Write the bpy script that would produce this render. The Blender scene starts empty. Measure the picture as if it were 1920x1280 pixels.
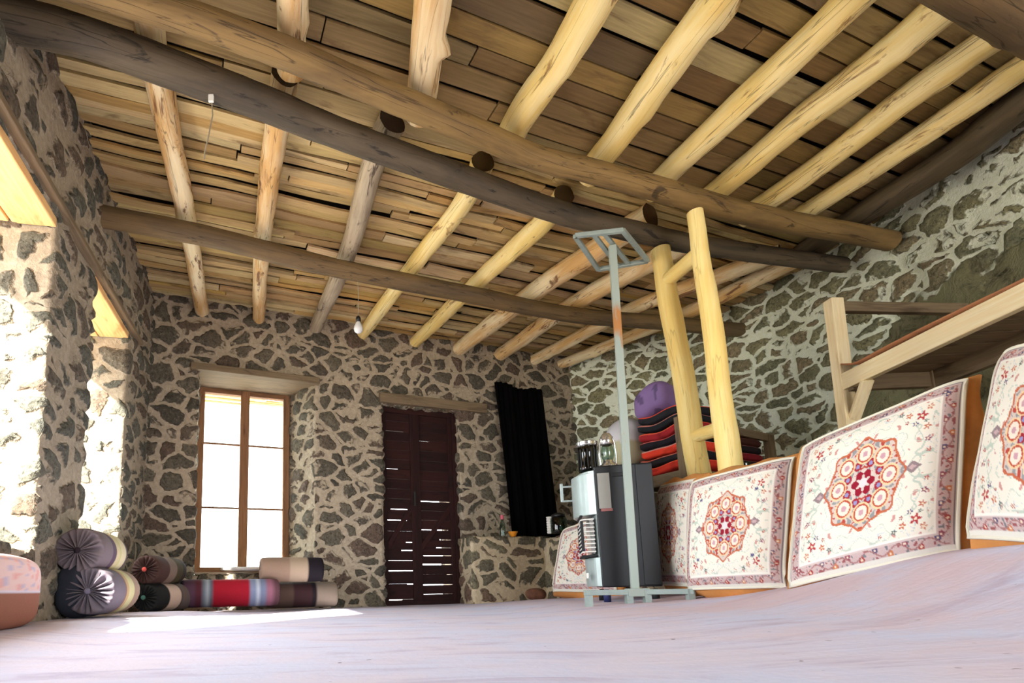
import bpy, math, random
from math import sin, cos, pi, sqrt, atan, radians, exp, floor as fl
from mathutils import Vector, noise as mn
random.seed(7)
S = bpy.context.scene
COL = S.collection
# ------------------------------------------------------------------ camera
F, PX, PY, CH = 1000.0, 710.0, 960.0, 0.155
TH = atan(145/1000.0); RO = radians(1.0)
cd = bpy.data.cameras.new('camera'); cam = bpy.data.objects.new('camera', cd); COL.objects.link(cam)
cd.sensor_width = 36; cd.lens = F/1920*36; cd.sensor_fit = 'HORIZONTAL'
cd.shift_x = (960-PX)/1920; cd.shift_y = (PY-640)/1920
cd.clip_start = 0.02
cam.location = (0, 0, CH); cam.rotation_mode = 'XYZ'
from mathutils import Matrix
cam.rotation_euler = (Matrix.Rotation(pi/2+TH, 3, 'X') @ Matrix.Rotation(-RO, 3, 'Z')).to_euler('XYZ')
S.camera = cam
# ------------------------------------------------------------------ sky, exposure
w = bpy.data.worlds.new('sky'); S.world = w; w.use_nodes = True
bg = w.node_tree.nodes['Background']
bg.inputs[0].default_value = (0.88, 0.94, 1.0, 1); bg.inputs[1].default_value = 4.5
S.view_settings.view_transform = 'Standard'; S.view_settings.look = 'None'
S.view_settings.gamma = 1; S.view_settings.use_curve_mapping = False
S.view_settings.exposure = 1.5
sl = bpy.data.lights.new('sun', 'SUN'); sl.energy = 14; sl.angle = radians(1.5); sl.color = (1.0, 0.95, 0.86)
so = bpy.data.objects.new('sun', sl); COL.objects.link(so)
so.rotation_euler = Vector((-0.348, -0.593, 0.40)).to_track_quat('Z', 'Y').to_euler(); so.location = (-6, -6, 6)
def portal(loc, rot, sx, sy):
    l = bpy.data.lights.new('daylight_portal', 'AREA'); l.shape = 'RECTANGLE'; l.size = sx; l.size_y = sy
    l.cycles.is_portal = True
    o = bpy.data.objects.new('daylight_portal', l); COL.objects.link(o); o.location = loc; o.rotation_euler = rot
# ------------------------------------------------------------------ pixel -> world
def ray(px, py):
    u = (px-PX)/F; v = -(py-PY)/F
    c, s = cos(RO), sin(RO); u, v = u*c+v*s, -u*s+v*c
    return Vector((u, cos(TH)-v*sin(TH), sin(TH)+v*cos(TH)))
CAM = Vector((0, 0, CH))
def atz(px, py, z): r = ray(px, py); return CAM+r*((z-CH)/r.z)
def aty(px, py, y): r = ray(px, py); return CAM+r*(y/r.y)
# ------------------------------------------------------------------ geometry of the room
U = Vector((cos(radians(19.4)), sin(radians(19.4)), 0)); N = Vector((-U.y, U.x, 0))   # along / through the far wall
def far_y(x): return 5.07+0.352*x
def left_x(y): return -1.5-0.1852*(y-1.95)
ZP = 2.755          # underside of the boards
def sm(a, b, x):
    t = (x-a)/(b-a); t = max(0, min(1, t)); return t*t*(3-2*t)
def floor_z(x, y):
    z = 0.055*sm(0.5, 1.6, x)+0.05*sm(1.5, 2.1, x)
    z += 0.165*sm(3.1, 1.7, y)*sm(1.3, 2.1, x-0.1*(y-1.9))
    z += 0.035*sm(-0.8, -1.4, x)*sm(4.4, 3.6, y)
    z *= sm(5.6, 4.6, y+0*x)*0.9+0.1
    z += 0.004*mn.noise(Vector((x*1.3, y*1.3, 0)))
    return z
# ------------------------------------------------------------------ helpers
def lin(c):
    return tuple(((v/255)/12.92 if v/255 <= 0.04045 else ((v/255+0.055)/1.055)**2.4) for v in c)
def tag(o, label=None, cat=None, group=None, kind=None):
    if label: o['label'] = label
    if cat: o['category'] = cat
    if group: o['group'] = group
    if kind: o['kind'] = kind
    return o
def thing(name, loc, label, cat, group=None):
    o = bpy.data.objects.new(name, None); COL.objects.link(o); o.location = loc; o.empty_display_size = 0.1
    return tag(o, label, cat, group)
class MB:
    def __init__(s): s.v = []; s.f = []; s.c = []; s.uv = []
    def add(s, vs, fs, col=None, uvs=None):
        b = len(s.v); s.v += [Vector(p) for p in vs]; s.f += [tuple(i+b for i in f) for f in fs]
        cols = col if isinstance(col, list) else [col or (1, 1, 1)]*len(vs)
        s.c += cols; s.uv += uvs or [(p[0], p[1]) for p in vs]
        return s
    def box(s, c, hx, hy, hz, ax=None, ay=None, az=None, col=None):
        c = Vector(c); ax = Vector(ax or (1, 0, 0)); az = Vector(az or (0, 0, 1)); ay = Vector(ay) if ay else az.cross(ax)
        ax, ay, az = ax.normalized(), ay.normalized(), az.normalized()
        vs = [c+ax*hx*i+ay*hy*j+az*hz*k for i in (-1, 1) for j in (-1, 1) for k in (-1, 1)]
        ro = (c.x*3.1+c.y*7.7+c.z*13.3) % 9
        uvs = [(hx*i+ro, hy*j+hz*k+ro*1.7) for i in (-1, 1) for j in (-1, 1) for k in (-1, 1)]
        return s.add(vs, [(0, 1, 3, 2), (4, 6, 7, 5), (0, 4, 5, 1), (2, 3, 7, 6), (0, 2, 6, 4), (1, 5, 7, 3)], col, uvs)
    def bar(s, a, b, w, h, up=(0, 0, 1), col=None):
        a, b = Vector(a), Vector(b); d = (b-a); L = d.length; d.normalize()
        up = Vector(up)
        if abs(d.dot(up)) > 0.97: up = Vector((0, 1, 0))
        ay = up.cross(d).normalized(); az = d.cross(ay)
        return s.box((a+b)/2, L/2, w/2, h/2, d, ay, az, col)
    def tube(s, pts, rad, n=16, wob=0.0, seed=0, cap=True, col=None, knots=(), endcol=None):
        pts = [Vector(p) for p in pts]; m = len(pts)
        rads = rad if isinstance(rad, (list, tuple)) else [rad]*m
        vs, uvs, cs = [], [], []; L = 0
        t0 = (pts[1]-pts[0]).normalized(); up = Vector((0, 0, 1)) if abs(t0.z) < 0.9 else Vector((0, 1, 0))
        for i in range(m):
            t = (pts[min(i+1, m-1)]-pts[max(i-1, 0)]).normalized()
            x = t.cross(up).normalized(); y = x.cross(t).normalized()
            if i: L += (pts[i]-pts[i-1]).length
            for k in range(n+1):
                a = 2*pi*k/n+pi/2
                d = x*cos(a)+y*sin(a)
                r = rads[i]
                if wob:
                    r *= 1+wob*mn.noise(Vector((cos(a)*0.8+seed*3.1, sin(a)*0.8, L*2.5+seed)))+wob*0.5*mn.noise(Vector((cos(a)*2+seed, sin(a)*2, L*9)))
                for kl, ka, kh, kw in knots:
                    da = (a-pi/2-ka+pi) % (2*pi)-pi
                    r += kh*exp(-((L-kl)/kw)**2-(da/0.45)**2)
                vs.append(pts[i]+d*r); uvs.append((k/n*2*pi*rads[i], L)); cs.append(col or (1, 1, 1))
        q = n+1
        fs = [(i*q+k, i*q+k+1, (i+1)*q+k+1, (i+1)*q+k) for i in range(m-1) for k in range(n)]
        b0 = len(s.v); s.add(vs, fs, cs, uvs)
        if cap:
            for e, i in ((0, 0), (m-1, (m-1)*q)):
                s.add([pts[e]]+[vs[i+k] for k in range(q)], [((0, k+1, k+2) if e else (0, k+2, k+1)) for k in range(n)], endcol or col, [(9+0, 9)]+[(9+0.05*cos(k), 9+0.05*sin(k)) for k in range(q)])
        return s
    def lathe(s, base, prof, n=24, axis=(0, 0, 1), col=None, colf=None):
        base = Vector(base); az = Vector(axis).normalized(); h = Vector((1, 0, 0)) if abs(az.x) < 0.9 else Vector((0, 1, 0))
        ax = (h-az*h.dot(az)).normalized(); ay = az.cross(ax)
        vs = []; cs = []
        for i, (r, z) in enumerate(prof):
            for k in range(n):
                a = 2*pi*k/n; rr = max(r, 1e-4)
                vs.append(base+az*z+(ax*cos(a)+ay*sin(a))*rr); cs.append(colf(i, a) if colf else (col or (1, 1, 1)))
        fs = [(i*n+k, i*n+(k+1) % n, (i+1)*n+(k+1) % n, (i+1)*n+k) for i in range(len(prof)-1) for k in range(n)]
        return s.add(vs, fs, cs)
    def rbox(s, c, hx, hy, hz, ax=(1, 0, 0), ay=None, p=4.0, seg=14, wob=0.0, seed=0, colf=None, deform=None, az=(0, 0, 1)):
        """soft cushion-like block: a superquadric grown from a gridded cube"""
        c = Vector(c); ax = Vector(ax).normalized(); az = Vector(az); ay = Vector(ay).normalized() if ay else az.cross(ax).normalized(); az = ax.cross(ay).normalized()
        vs, fs, cs, idx = [], [], [], {}
        def vert(i, j, k):
            key = (i, j, k)
            if key in idx: return idx[key]
            q = [2*t/seg-1 for t in key]
            q = [sin(t*pi/2)*0.35+t*0.65 for t in q]
            nrm = (abs(q[0])**p+abs(q[1])**p+abs(q[2])**p)**(1/p)
            l = Vector((q[0]/nrm, q[1]/nrm, q[2]/nrm)) if nrm else Vector((0, 0, 0))
            P = Vector((l.x*hx, l.y*hy, l.z*hz))
            if wob: P += P.normalized()*wob*mn.noise(P*6+Vector((seed*5.3, seed, 0)))
            if deform: P = deform(P, l)
            vs.append(c+ax*P.x+ay*P.y+az*P.z); cs.append(colf(l, P) if colf else (1, 1, 1)); idx[key] = len(vs)-1
            return idx[key]
        for d in range(3):
            for side in (0, seg):
                for a in range(seg):
                    for b in range(seg):
                        def k3(a, b):
                            t = [a, b]; t.insert(d, side); return tuple(t)
                        f = [vert(*k3(a, b)), vert(*k3(a+1, b)), vert(*k3(a+1, b+1)), vert(*k3(a, b+1))]
                        if (side == 0) ^ (d == 1): f.reverse()
                        fs.append(tuple(f))
        return s.add(vs, fs, cs)
    def build(s, name, mat, parent=None, smooth=False, bevel=0, weld=False):
        off = parent_loc(parent) if parent else None
        if off is None:
            xs = [p.x for p in s.v]; ys = [p.y for p in s.v]; zs = [p.z for p in s.v]
            off = Vector(((min(xs)+max(xs))/2, (min(ys)+max(ys))/2, min(zs)))
        me = bpy.data.meshes.new(name); me.from_pydata([p-off for p in s.v], [], s.f)
        ca = me.color_attributes.new('Col', 'FLOAT_COLOR', 'POINT')
        ca.data.foreach_set('color', [x for c in s.c for x in (c[0], c[1], c[2], 1)])
        ul = me.uv_layers.new(name='UVMap')
        ul.data.foreach_set('uv', [x for l in me.loops for x in s.uv[l.vertex_index]])
        if smooth: me.polygons.foreach_set('use_smooth', [True]*len(me.polygons))
        me.materials.append(mat); me.update()
        o = bpy.data.objects.new(name, me); COL.objects.link(o)
        if parent: o.parent = parent
        else: o.location = off
        if bevel:
            b = o.modifiers.new('bevel', 'BEVEL'); b.width = bevel; b.segments = 2; b.limit_method = 'ANGLE'
        return o
def parent_loc(p):
    L = Vector((0, 0, 0))
    while p: L += Vector(p.location); p = p.parent
    return L
# ------------------------------------------------------------------ materials
def nt(name):
    m = bpy.data.materials.new(name); m.use_nodes = True; t = m.node_tree; t.nodes.clear()
    out = t.nodes.new('ShaderNodeOutputMaterial'); b = t.nodes.new('ShaderNodeBsdfPrincipled'); t.links.new(b.outputs[0], out.inputs[0])
    return m, t, b, out
def nd(t, typ, **kw):
    n = t.nodes.new('ShaderNode'+typ)
    for k, v in kw.items():
        if k in ('inp',):
            for i, x in v.items():
                if hasattr(x, 'is_output'): t.links.new(x, n.inputs[i])
                else: n.inputs[i].default_value = x
        else: setattr(n, k, v)
    return n
def math_(t, op, a, b=None, c=None, clamp=False):
    n = t.nodes.new('ShaderNodeMath'); n.operation = op; n.use_clamp = clamp
    for i, x in enumerate((a, b, c)):
        if x is None: continue
        if hasattr(x, 'is_output'): t.links.new(x, n.inputs[i])
        else: n.inputs[i].default_value = x
    return n.outputs[0]
def mix(t, f, a, b, typ='MIX'):
    n = t.nodes.new('ShaderNodeMix'); n.data_type = 'RGBA'; n.blend_type = typ
    for i, x in ((0, f), (6, a), (7, b)):
        if hasattr(x, 'is_output'): t.links.new(x, n.inputs[i])
        else: n.inputs[i].default_value = x if isinstance(x, (int, float)) else (*x[:3], 1)
    return n.outputs[2]
def ramp(t, f, stops):
    n = t.nodes.new('ShaderNodeValToRGB'); t.links.new(f, n.inputs[0])
    e = n.color_ramp.elements
    while len(e) < len(stops): e.new(0.5)
    for i, (p, c) in enumerate(stops):
        e[i].position = p; e[i].color = (*(c if isinstance(c, tuple) else (c, c, c)), 1)
    return n.outputs[0]
def smooth(t, x, a, b):
    n = t.nodes.new('ShaderNodeMapRange'); n.interpolation_type = 'SMOOTHSTEP'
    t.links.new(x, n.inputs[0]); n.inputs[1].default_value = a; n.inputs[2].default_value = b
    return n.outputs[0]
def noise(t, vec, scale, detail=3, rough=0.55, dist=0):
    n = nd(t, 'TexNoise', inp={'Scale': scale, 'Detail': detail, 'Roughness': rough, 'Distortion': dist})
    t.links.new(vec, n.inputs[0]); return n
def vmul(t, vec, s):
    n = t.nodes.new('ShaderNodeVectorMath'); n.operation = 'MULTIPLY'; t.links.new(vec, n.inputs[0]); n.inputs[1].default_value = s
    return n.outputs[0]
def vadd(t, a, b):
    n = t.nodes.new('ShaderNodeVectorMath'); n.operation = 'ADD'; t.links.new(a, n.inputs[0])
    if hasattr(b, 'is_output'): t.links.new(b, n.inputs[1])
    else: n.inputs[1].default_value = b
    return n.outputs[0]
def bump(t, b, h, strength=0.5, dist=0.01):
    n = t.nodes.new('ShaderNodeBump'); n.inputs['Strength'].default_value = strength; n.inputs['Distance'].default_value = dist
    t.links.new(h, n.inputs['Height']); t.links.new(n.outputs[0], b.inputs['Normal'])

def stone_mat(name, mortar, st1, st2, st3, mw=0.10, scale=5.0, seed=0.0, rock=False, disp=0.03):
    m, t, b, out = nt(name)
    geo = t.nodes.new('ShaderNodeNewGeometry'); P = geo.outputs['Position']
    wn = noise(t, P, 3.2, 3); w1 = vmul(t, vadd(t, wn.outputs['Color'], (-0.5, -0.5, -0.5)), (0.16, 0.16, 0.16))
    wf = noise(t, P, 14, 2); w2 = vmul(t, vadd(t, wf.outputs['Color'], (-0.5, -0.5, -0.5)), (0.045, 0.045, 0.045))
    Q = vadd(t, vmul(t, vadd(t, vadd(t, P, w1), w2), (1.0, 1.0, 1.5)), (seed, seed*1.7, seed*0.3))
    ve = nd(t, 'TexVoronoi', feature='DISTANCE_TO_EDGE', inp={'Scale': scale, 'Randomness': 1.0}); t.links.new(Q, ve.inputs[0])
    vc = nd(t, 'TexVoronoi', feature='F1', inp={'Scale': scale, 'Randomness': 1.0}); t.links.new(Q, vc.inputs[0])
    d = math_(t, 'ADD', ve.outputs['Distance'], math_(t, 'MULTIPLY', math_(t, 'SUBTRACT', noise(t, P, 5, 2).outputs[0], 0.5), -0.10))
    d = math_(t, 'ADD', d, math_(t, 'MULTIPLY', math_(t, 'SUBTRACT', noise(t, P, 38, 4, 0.7).outputs[0], 0.5), 0.11))
    stone = smooth(t, d, mw*0.75, mw*1.15)
    sep = t.nodes.new('ShaderNodeSeparateColor'); t.links.new(vc.outputs['Color'], sep.inputs[0])
    c = mix(t, sep.outputs[0], st1, st2); c = mix(t, smooth(t, sep.outputs[1], 0.55, 0.9), c, st3)
    gr = noise(t, P, 22, 5, 0.7)
    c = mix(t, 0.85, c, ramp(t, gr.outputs[0], [(0.3, 0.35), (0.5, 0.5), (0.72, 0.78)]), 'OVERLAY')
    c = mix(t, math_(t, 'MULTIPLY', smooth(t, noise(t, P, 48, 4, 0.75).outputs[0], 0.50, 0.62), 0.75), c, tuple(x*0.4 for x in st1))
    c = mix(t, math_(t, 'MULTIPLY', smooth(t, noise(t, vadd(t, P, (5, 3, 9)), 34, 4, 0.75).outputs[0], 0.54, 0.66), 0.5), c, tuple(min(1, x*1.9) for x in st2))
    mo = mix(t, 0.5, mortar, ramp(t, noise(t, P, 30, 5, 0.75).outputs[0], [(0.3, 0.22), (0.7, 0.72)]), 'OVERLAY')
    h = math_(t, 'ADD', math_(t, 'MULTIPLY', stone, 0.7), math_(t, 'MULTIPLY', gr.outputs[0], 0.35))
    h = math_(t, 'ADD', h, math_(t, 'MULTIPLY', smooth(t, d, mw, mw*3.2), 0.35))
    if rock:
        sx = t.nodes.new('ShaderNodeSeparateXYZ'); t.links.new(P, sx.inputs[0])
        th = math_(t, 'ADD', 1.12, math_(t, 'MULTIPLY', smooth(t, sx.outputs[1], 4.25, 3.45), 0.92))
        th = math_(t, 'ADD', th, math_(t, 'MULTIPLY', math_(t, 'SUBTRACT', noise(t, P, 2.2, 3).outputs[0], 0.5), 0.75))
        rk = smooth(t, math_(t, 'SUBTRACT', th, sx.outputs[2]), -0.012, 0.012)
        rk = math_(t, 'MULTIPLY', rk, smooth(t, sx.outputs[1], 4.6, 4.45))
        rn = noise(t, P, 6.5, 10, 0.74, 0.8)
        rc = ramp(t, rn.outputs[0], [(0.34, tuple(x*0.22 for x in st1)), (0.48, st2), (0.56, lin((138, 138, 102))), (0.70, lin((160, 152, 120)))])
        c = mix(t, rk, mix(t, stone, mo, c), rc)
        h = math_(t, 'ADD', math_(t, 'MULTIPLY', h, math_(t, 'SUBTRACT', 1.0, rk)), math_(t, 'MULTIPLY', rk, math_(t, 'MULTIPLY', rn.outputs[0], 2.2)))
        col = c
    else:
        col = mix(t, stone, mo, c)
    t.links.new(col, b.inputs['Base Color']); b.inputs['Roughness'].default_value = 0.9; b.inputs['Specular IOR Level'].default_value = 0.25
    dn = t.nodes.new('ShaderNodeDisplacement'); t.links.new(h, dn.inputs[0]); dn.inputs[1].default_value = 0.4; dn.inputs[2].default_value = disp
    t.links.new(dn.outputs[0], out.inputs['Displacement']); m.displacement_method = 'BOTH'
    return m
M_FAR = stone_mat('far wall rubble', lin((172, 158, 136)), lin((76, 72, 62)), lin((102, 95, 80)), lin((96, 80, 68)), 0.125, 5.0, 0)
M_LEFT = stone_mat('left wall rubble', lin((162, 150, 130)), lin((76, 76, 68)), lin((98, 96, 84)), lin((98, 84, 70)), 0.14, 4.6, 3.3)
M_RIGHT = stone_mat('right wall rubble', lin((224, 230, 210)), lin((108, 110, 88)), lin((138, 134, 102)), lin((134, 122, 96)), 0.112, 5.2, 7.1, rock=True)
M_LEDGE = stone_mat('ledge rubble', lin((196, 180, 150)), lin((92, 86, 72)), lin((120, 112, 90)), lin((118, 92, 76)), 0.11, 4.4, 5.2, disp=0.02)

def log_mat(name, a, b_, dark, amt=0.5, grain=1.0, endc=(150, 110, 70)):
    m, t, b, out = nt(name)
    uv = t.nodes.new('ShaderNodeUVMap'); oi = t.nodes.new('ShaderNodeObjectInfo')
    V = vadd(t, uv.outputs[0], oi.outputs['Location'])
    g = noise(t, vmul(t, V, (55, 2.2, 3)), 1.0, 5, 0.65, 0.3)
    g2 = noise(t, vmul(t, V, (9, 1.6, 2)), 1.0, 4, 0.6, 0.5)
    c = mix(t, smooth(t, g2.outputs[0], 0.35, 0.65), lin(a), lin(b_))
    c = mix(t, 0.6, c, ramp(t, g.outputs[0], [(0.3, 0.36), (0.5, 0.5), (0.7, 0.62)]), 'OVERLAY')
    kn = noise(t, vmul(t, V, (11, 3.2, 2)), 1.0, 5, 0.7, 0.8)
    c = mix(t, math_(t, 'MULTIPLY', smooth(t, kn.outputs[0], 0.66-0.12*amt, 0.74-0.1*amt), min(1, 0.5+amt*0.5)), c, lin(dark))
    at = nd(t, 'Attribute', attribute_name='Col')
    crack = smooth(t, math_(t, 'ABSOLUTE', math_(t, 'SUBTRACT', noise(t, vmul(t, V, (14, 0.7, 2)), 1.0, 3, 0.5).outputs[0], 0.5)), 0.008, 0.0)
    c = mix(t, math_(t, 'MULTIPLY', crack, 0.6*grain), c, tuple(x*0.3 for x in lin(dark)))
    c = mix(t, 1.0, c, at.outputs[0], 'MULTIPLY')
    t.links.new(c, b.inputs['Base Color']); b.inputs['Roughness'].default_value = 0.62; b.inputs['Specular IOR Level'].default_value = 0.35
    h = math_(t, 'SUBTRACT', math_(t, 'ADD', g.outputs[0], g2.outputs[0]), crack)
    bump(t, b, h, 0.45, 0.006)
    return m
M_PEEL = log_mat('peeled yellow log', (232, 202, 122), (240, 220, 158), (132, 84, 42), 0.6)
M_PEELO = log_mat('weathered peeled log', (212, 168, 104), (238, 220, 176), (112, 70, 40), 0.85)
M_GREYL = log_mat('grey brown old beam', (72, 64, 52), (94, 82, 64), (36, 32, 27), 0.75)
M_BROWNB = log_mat('brown old beam', (90, 74, 52), (112, 90, 58), (46, 38, 29), 0.6)
M_NEARB = log_mat('yellow brown old beam', (112, 90, 56), (138, 112, 68), (50, 40, 28), 0.6)
M_POST = log_mat('pale debarked post', (240, 208, 124), (244, 222, 150), (180, 128, 66), 0.1, 0.4)
M_DARKL = log_mat('dark wall plate', (74, 64, 48), (96, 82, 58), (34, 30, 24), 0.7)

def board_mat(name, cols, dark):
    m, t, b, out = nt(name)
    geo = t.nodes.new('ShaderNodeNewGeometry'); at = nd(t, 'Attribute', attribute_name='Col')
    uv = t.nodes.new('ShaderNodeUVMap'); V = uv.outputs[0]
    g = noise(t, vmul(t, V, (3.0, 70, 1)), 1.0, 5, 0.65, 0.4)
    g2 = noise(t, vmul(t, V, (2.0, 9, 1)), 1.0, 4, 0.6, 1.2)
    c = ramp(t, geo.outputs['Random Per Island'], [(i/(len(cols)-1), lin(x)) for i, x in enumerate(cols)])
    c = mix(t, 1.0, c, at.outputs[0], 'MULTIPLY')
    c = mix(t, 0.75, c, ramp(t, g.outputs[0], [(0.28, 0.34), (0.5, 0.5), (0.72, 0.66)]), 'OVERLAY')
    c = mix(t, math_(t, 'MULTIPLY', smooth(t, g2.outputs[0], 0.52, 0.72), 0.7), c, lin(dark))
    t.links.new(c, b.inputs['Base Color']); b.inputs['Roughness'].default_value = 0.75; b.inputs['Specular IOR Level'].default_value = 0.25
    bump(t, b, g.outputs[0], 0.4, 0.004)
    return m
M_BOARD = board_mat('ceiling boards', [(216, 194, 138), (186, 154, 98), (224, 206, 158), (206, 172, 104), (174, 146, 98), (218, 196, 140)], (104, 80, 50))
M_FRAME = board_mat('window timber', [(150, 108, 74), (128, 92, 64)], (90, 60, 40))
M_LINTEL = board_mat('lintel timber', [(118, 102, 80), (132, 112, 86)], (66, 54, 40))
M_OUTLINT = board_mat('outer lintel boards', [(236, 184, 120), (240, 198, 140)], (190, 124, 70))
M_SHELF = board_mat('pale planed shelf timber', [(238, 220, 178), (226, 204, 158)], (196, 166, 120))
M_DOOR = board_mat('dark red door paint', [(42, 15, 12), (34, 12, 10), (50, 20, 16)], (18, 8, 7))

def attr_mat(name, rough=0.85, fine=220, amt=0.15, spec=0.2, sheen=0.0, bstr=0.25):
    m, t, b, out = nt(name); at = nd(t, 'Attribute', attribute_name='Col')
    tc = t.nodes.new('ShaderNodeTexCoord'); n = noise(t, tc.outputs['Object'], fine, 3, 0.6)
    c = mix(t, amt*4 if amt*4 < 1 else 1, at.outputs[0], ramp(t, n.outputs[0], [(0.3, 0.44), (0.7, 0.56)]), 'OVERLAY')
    t.links.new(c, b.inputs['Base Color']); b.inputs['Roughness'].default_value = rough; b.inputs['Specular IOR Level'].default_value = spec
    b.inputs['Sheen Weight'].default_value = sheen
    bump(t, b, n.outputs[0], bstr, 0.002)
    return m
M_FAB = attr_mat('woven fabric')
M_RUGFACE = attr_mat('carpet pile face', 0.9, 320, 0.2)
def simple(name, rgb, rough=0.6, metal=0.0, var=0.12, sc=12, spec=0.5, bstr=0.1):
    m, t, b, out = nt(name); tc = t.nodes.new('ShaderNodeTexCoord'); n = noise(t, tc.outputs['Object'], sc, 4, 0.6)
    c = lin(rgb); k = ramp(t, n.outputs[0], [(0.3, tuple(x*(1-var) for x in c)), (0.7, tuple(min(1, x*(1+var)) for x in c))])
    t.links.new(k, b.inputs['Base Color']); b.inputs['Roughness'].default_value = rough; b.inputs['Metallic'].default_value = metal; b.inputs['Specular IOR Level'].default_value = spec
    bump(t, b, n.outputs[0], bstr, 0.003)
    return m
M_BROWN = simple('brown velvet side', (206, 140, 74), 0.8, var=0.2, sc=7)
M_STOVE = simple('dark blue grey enamel', (17, 19, 23), 0.5, var=0.06)
M_SILV = simple('silver grey enamel', (170, 182, 178), 0.38, 0.35, var=0.08)
M_LABEL = simple('grey label', (150, 148, 140), 0.5, var=0.04)
M_LABELR = simple('red label strip', (150, 92, 88), 0.5, var=0.04)
M_BLACK = simple('black gap', (8, 8, 10), 0.6, var=0.05)
M_CHROME = simple('bright chrome', (225, 225, 222), 0.18, 0.9, var=0.03)
M_GREYMETAL = simple('grey painted steel tube', (150, 164, 158), 0.5, 0.1, var=0.12, sc=20)
def rust_mat():
    m, t, b, out = nt('grey steel with rust'); tc = t.nodes.new('ShaderNodeTexCoord'); P = tc.outputs['Object']
    n = noise(t, vmul(t, P, (20, 20, 3.5)), 1.0, 5, 0.65)
    sx = t.nodes.new('ShaderNodeSeparateXYZ'); t.links.new(P, sx.inputs[0])
    band = math_(t, 'MULTIPLY', smooth(t, sx.outputs[2], 1.62, 1.7), smooth(t, sx.outputs[2], 1.88, 1.8))
    f = math_(t, 'ADD', math_(t, 'MULTIPLY', smooth(t, n.outputs[0], 0.6, 0.66), 0.7), math_(t, 'MULTIPLY', band, smooth(t, n.outputs[0], 0.36, 0.5)), clamp=True)
    c = mix(t, f, lin((158, 170, 160)), lin((176, 120, 66)))
    t.links.new(c, b.inputs['Base Color']); b.inputs['Roughness'].default_value = 0.5; return m
M_RUST = rust_mat()
M_CURT = simple('black cloth', (7, 6, 6), 0.95, var=0.3, sc=5, spec=0.05)
M_WHITEP = simple('white paint', (236, 234, 226), 0.6, var=0.05)
M_RED = simple('red paint', (190, 30, 60), 0.5)
M_ROOF = simple('dark roof felt', (30, 26, 22), 0.9)
M_GROUND = simple('outside ground', (190, 180, 165), 0.95, sc=1)
M_SOCK = simple('black bakelite', (14, 14, 14), 0.4)
M_BULB = simple('milky bulb glass', (205, 205, 205), 0.15, var=0.02)
M_WIRE = simple('pale cord', (150, 140, 120), 0.7)
M_SILL = simple('sill render', (176, 160, 138), 0.9, var=0.15)
M_ORANGE = simple('orange plastic', (232, 150, 40), 0.4)
M_PINK = simple('pink plastic', (206, 90, 110), 0.4)
def glassy(name, rgb, f=0.35):
    m, t, b, out = nt(name); t.nodes.remove(b)
    tr = t.nodes.new('ShaderNodeBsdfTransparent'); tr.inputs[0].default_value = (*lin(rgb), 1)
    gl = t.nodes.new('ShaderNodeBsdfGlossy'); gl.inputs['Roughness'].default_value = 0.05
    fr = t.nodes.new('ShaderNodeLayerWeight'); fr.inputs[0].default_value = 0.12
    mx = t.nodes.new('ShaderNodeMixShader'); k = math_(t, 'ADD', math_(t, 'MULTIPLY', fr.outputs[1], 0.5), f*0.2, clamp=True)
    t.links.new(k, mx.inputs[0]); t.links.new(tr.outputs[0], mx.inputs[1]); t.links.new(gl.outputs[0], mx.inputs[2]); t.links.new(mx.outputs[0], out.inputs[0])
    return m
M_PANE = glassy('window glass', (245, 250, 248), 0.0)
M_GLASS = glassy('clear jar glass', (196, 214, 206))
M_SMOKE = glassy('smoky lamp glass', (70, 72, 76))
def floor_mat():
    m, t, b, out = nt('pale rug floor'); geo = t.nodes.new('ShaderNodeNewGeometry'); P = geo.outputs['Position']
    n = noise(t, P, 2.0, 4, 0.6); f = noise(t, P, 60, 3, 0.6)
    wr = noise(t, vmul(t, P, (2.2, 9, 3)), 1.0, 5, 0.6, 0.8)
    c = mix(t, smooth(t, n.outputs[0], 0.35, 0.65), lin((206, 208, 230)), lin((214, 206, 220)))
    c = mix(t, smooth(t, wr.outputs[0], 0.50, 0.72), c, lin((188, 180, 202)))
    sp = noise(t, P, 26, 2, 0.5)
    c = mix(t, math_(t, 'MULTIPLY', smooth(t, sp.outputs[0], 0.735, 0.77), 0.8), c, lin((120, 112, 122)))
    sx = t.nodes.new('ShaderNodeSeparateXYZ'); t.links.new(P, sx.inputs[0])
    pk = math_(t, 'MULTIPLY', smooth(t, sx.outputs[0], 0.6, 1.6), smooth(t, n.outputs[0], 0.3, 0.6))
    c = mix(t, math_(t, 'MULTIPLY', pk, 0.6), c, lin((216, 186, 190)))
    t.links.new(c, b.inputs['Base Color']); b.inputs['Roughness'].default_value = 0.9; b.inputs['Specular IOR Level'].default_value = 0.15
    bump(t, b, math_(t, 'ADD', wr.outputs[0], math_(t, 'MULTIPLY', f.outputs[0], 0.25)), 0.5, 0.012)
    return m
M_FLOOR = floor_mat()

# ------------------------------------------------------------------ the room
def struct(o): return tag(o, kind='structure')
# floor
mb = MB(); st = 0.06; x0, x1, y0, y1 = -2.6, 4.2, -2.2, 6.6
nx = int((x1-x0)/st)+1; ny = int((y1-y0)/st)+1
vs = [(x0+i*st, y0+j*st, floor_z(x0+i*st, y0+j*st)) for j in range(ny) for i in range(nx)]
mb.add(vs, [(j*nx+i, j*nx+i+1, (j+1)*nx+i+1, (j+1)*nx+i) for j in range(ny-1) for i in range(nx-1)])
struct(mb.build('floor', M_FLOOR, smooth=True))
mb = MB().box((0, 0, -0.35), 40, 40, 0.05); struct(mb.build('ground', M_GROUND))

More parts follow.
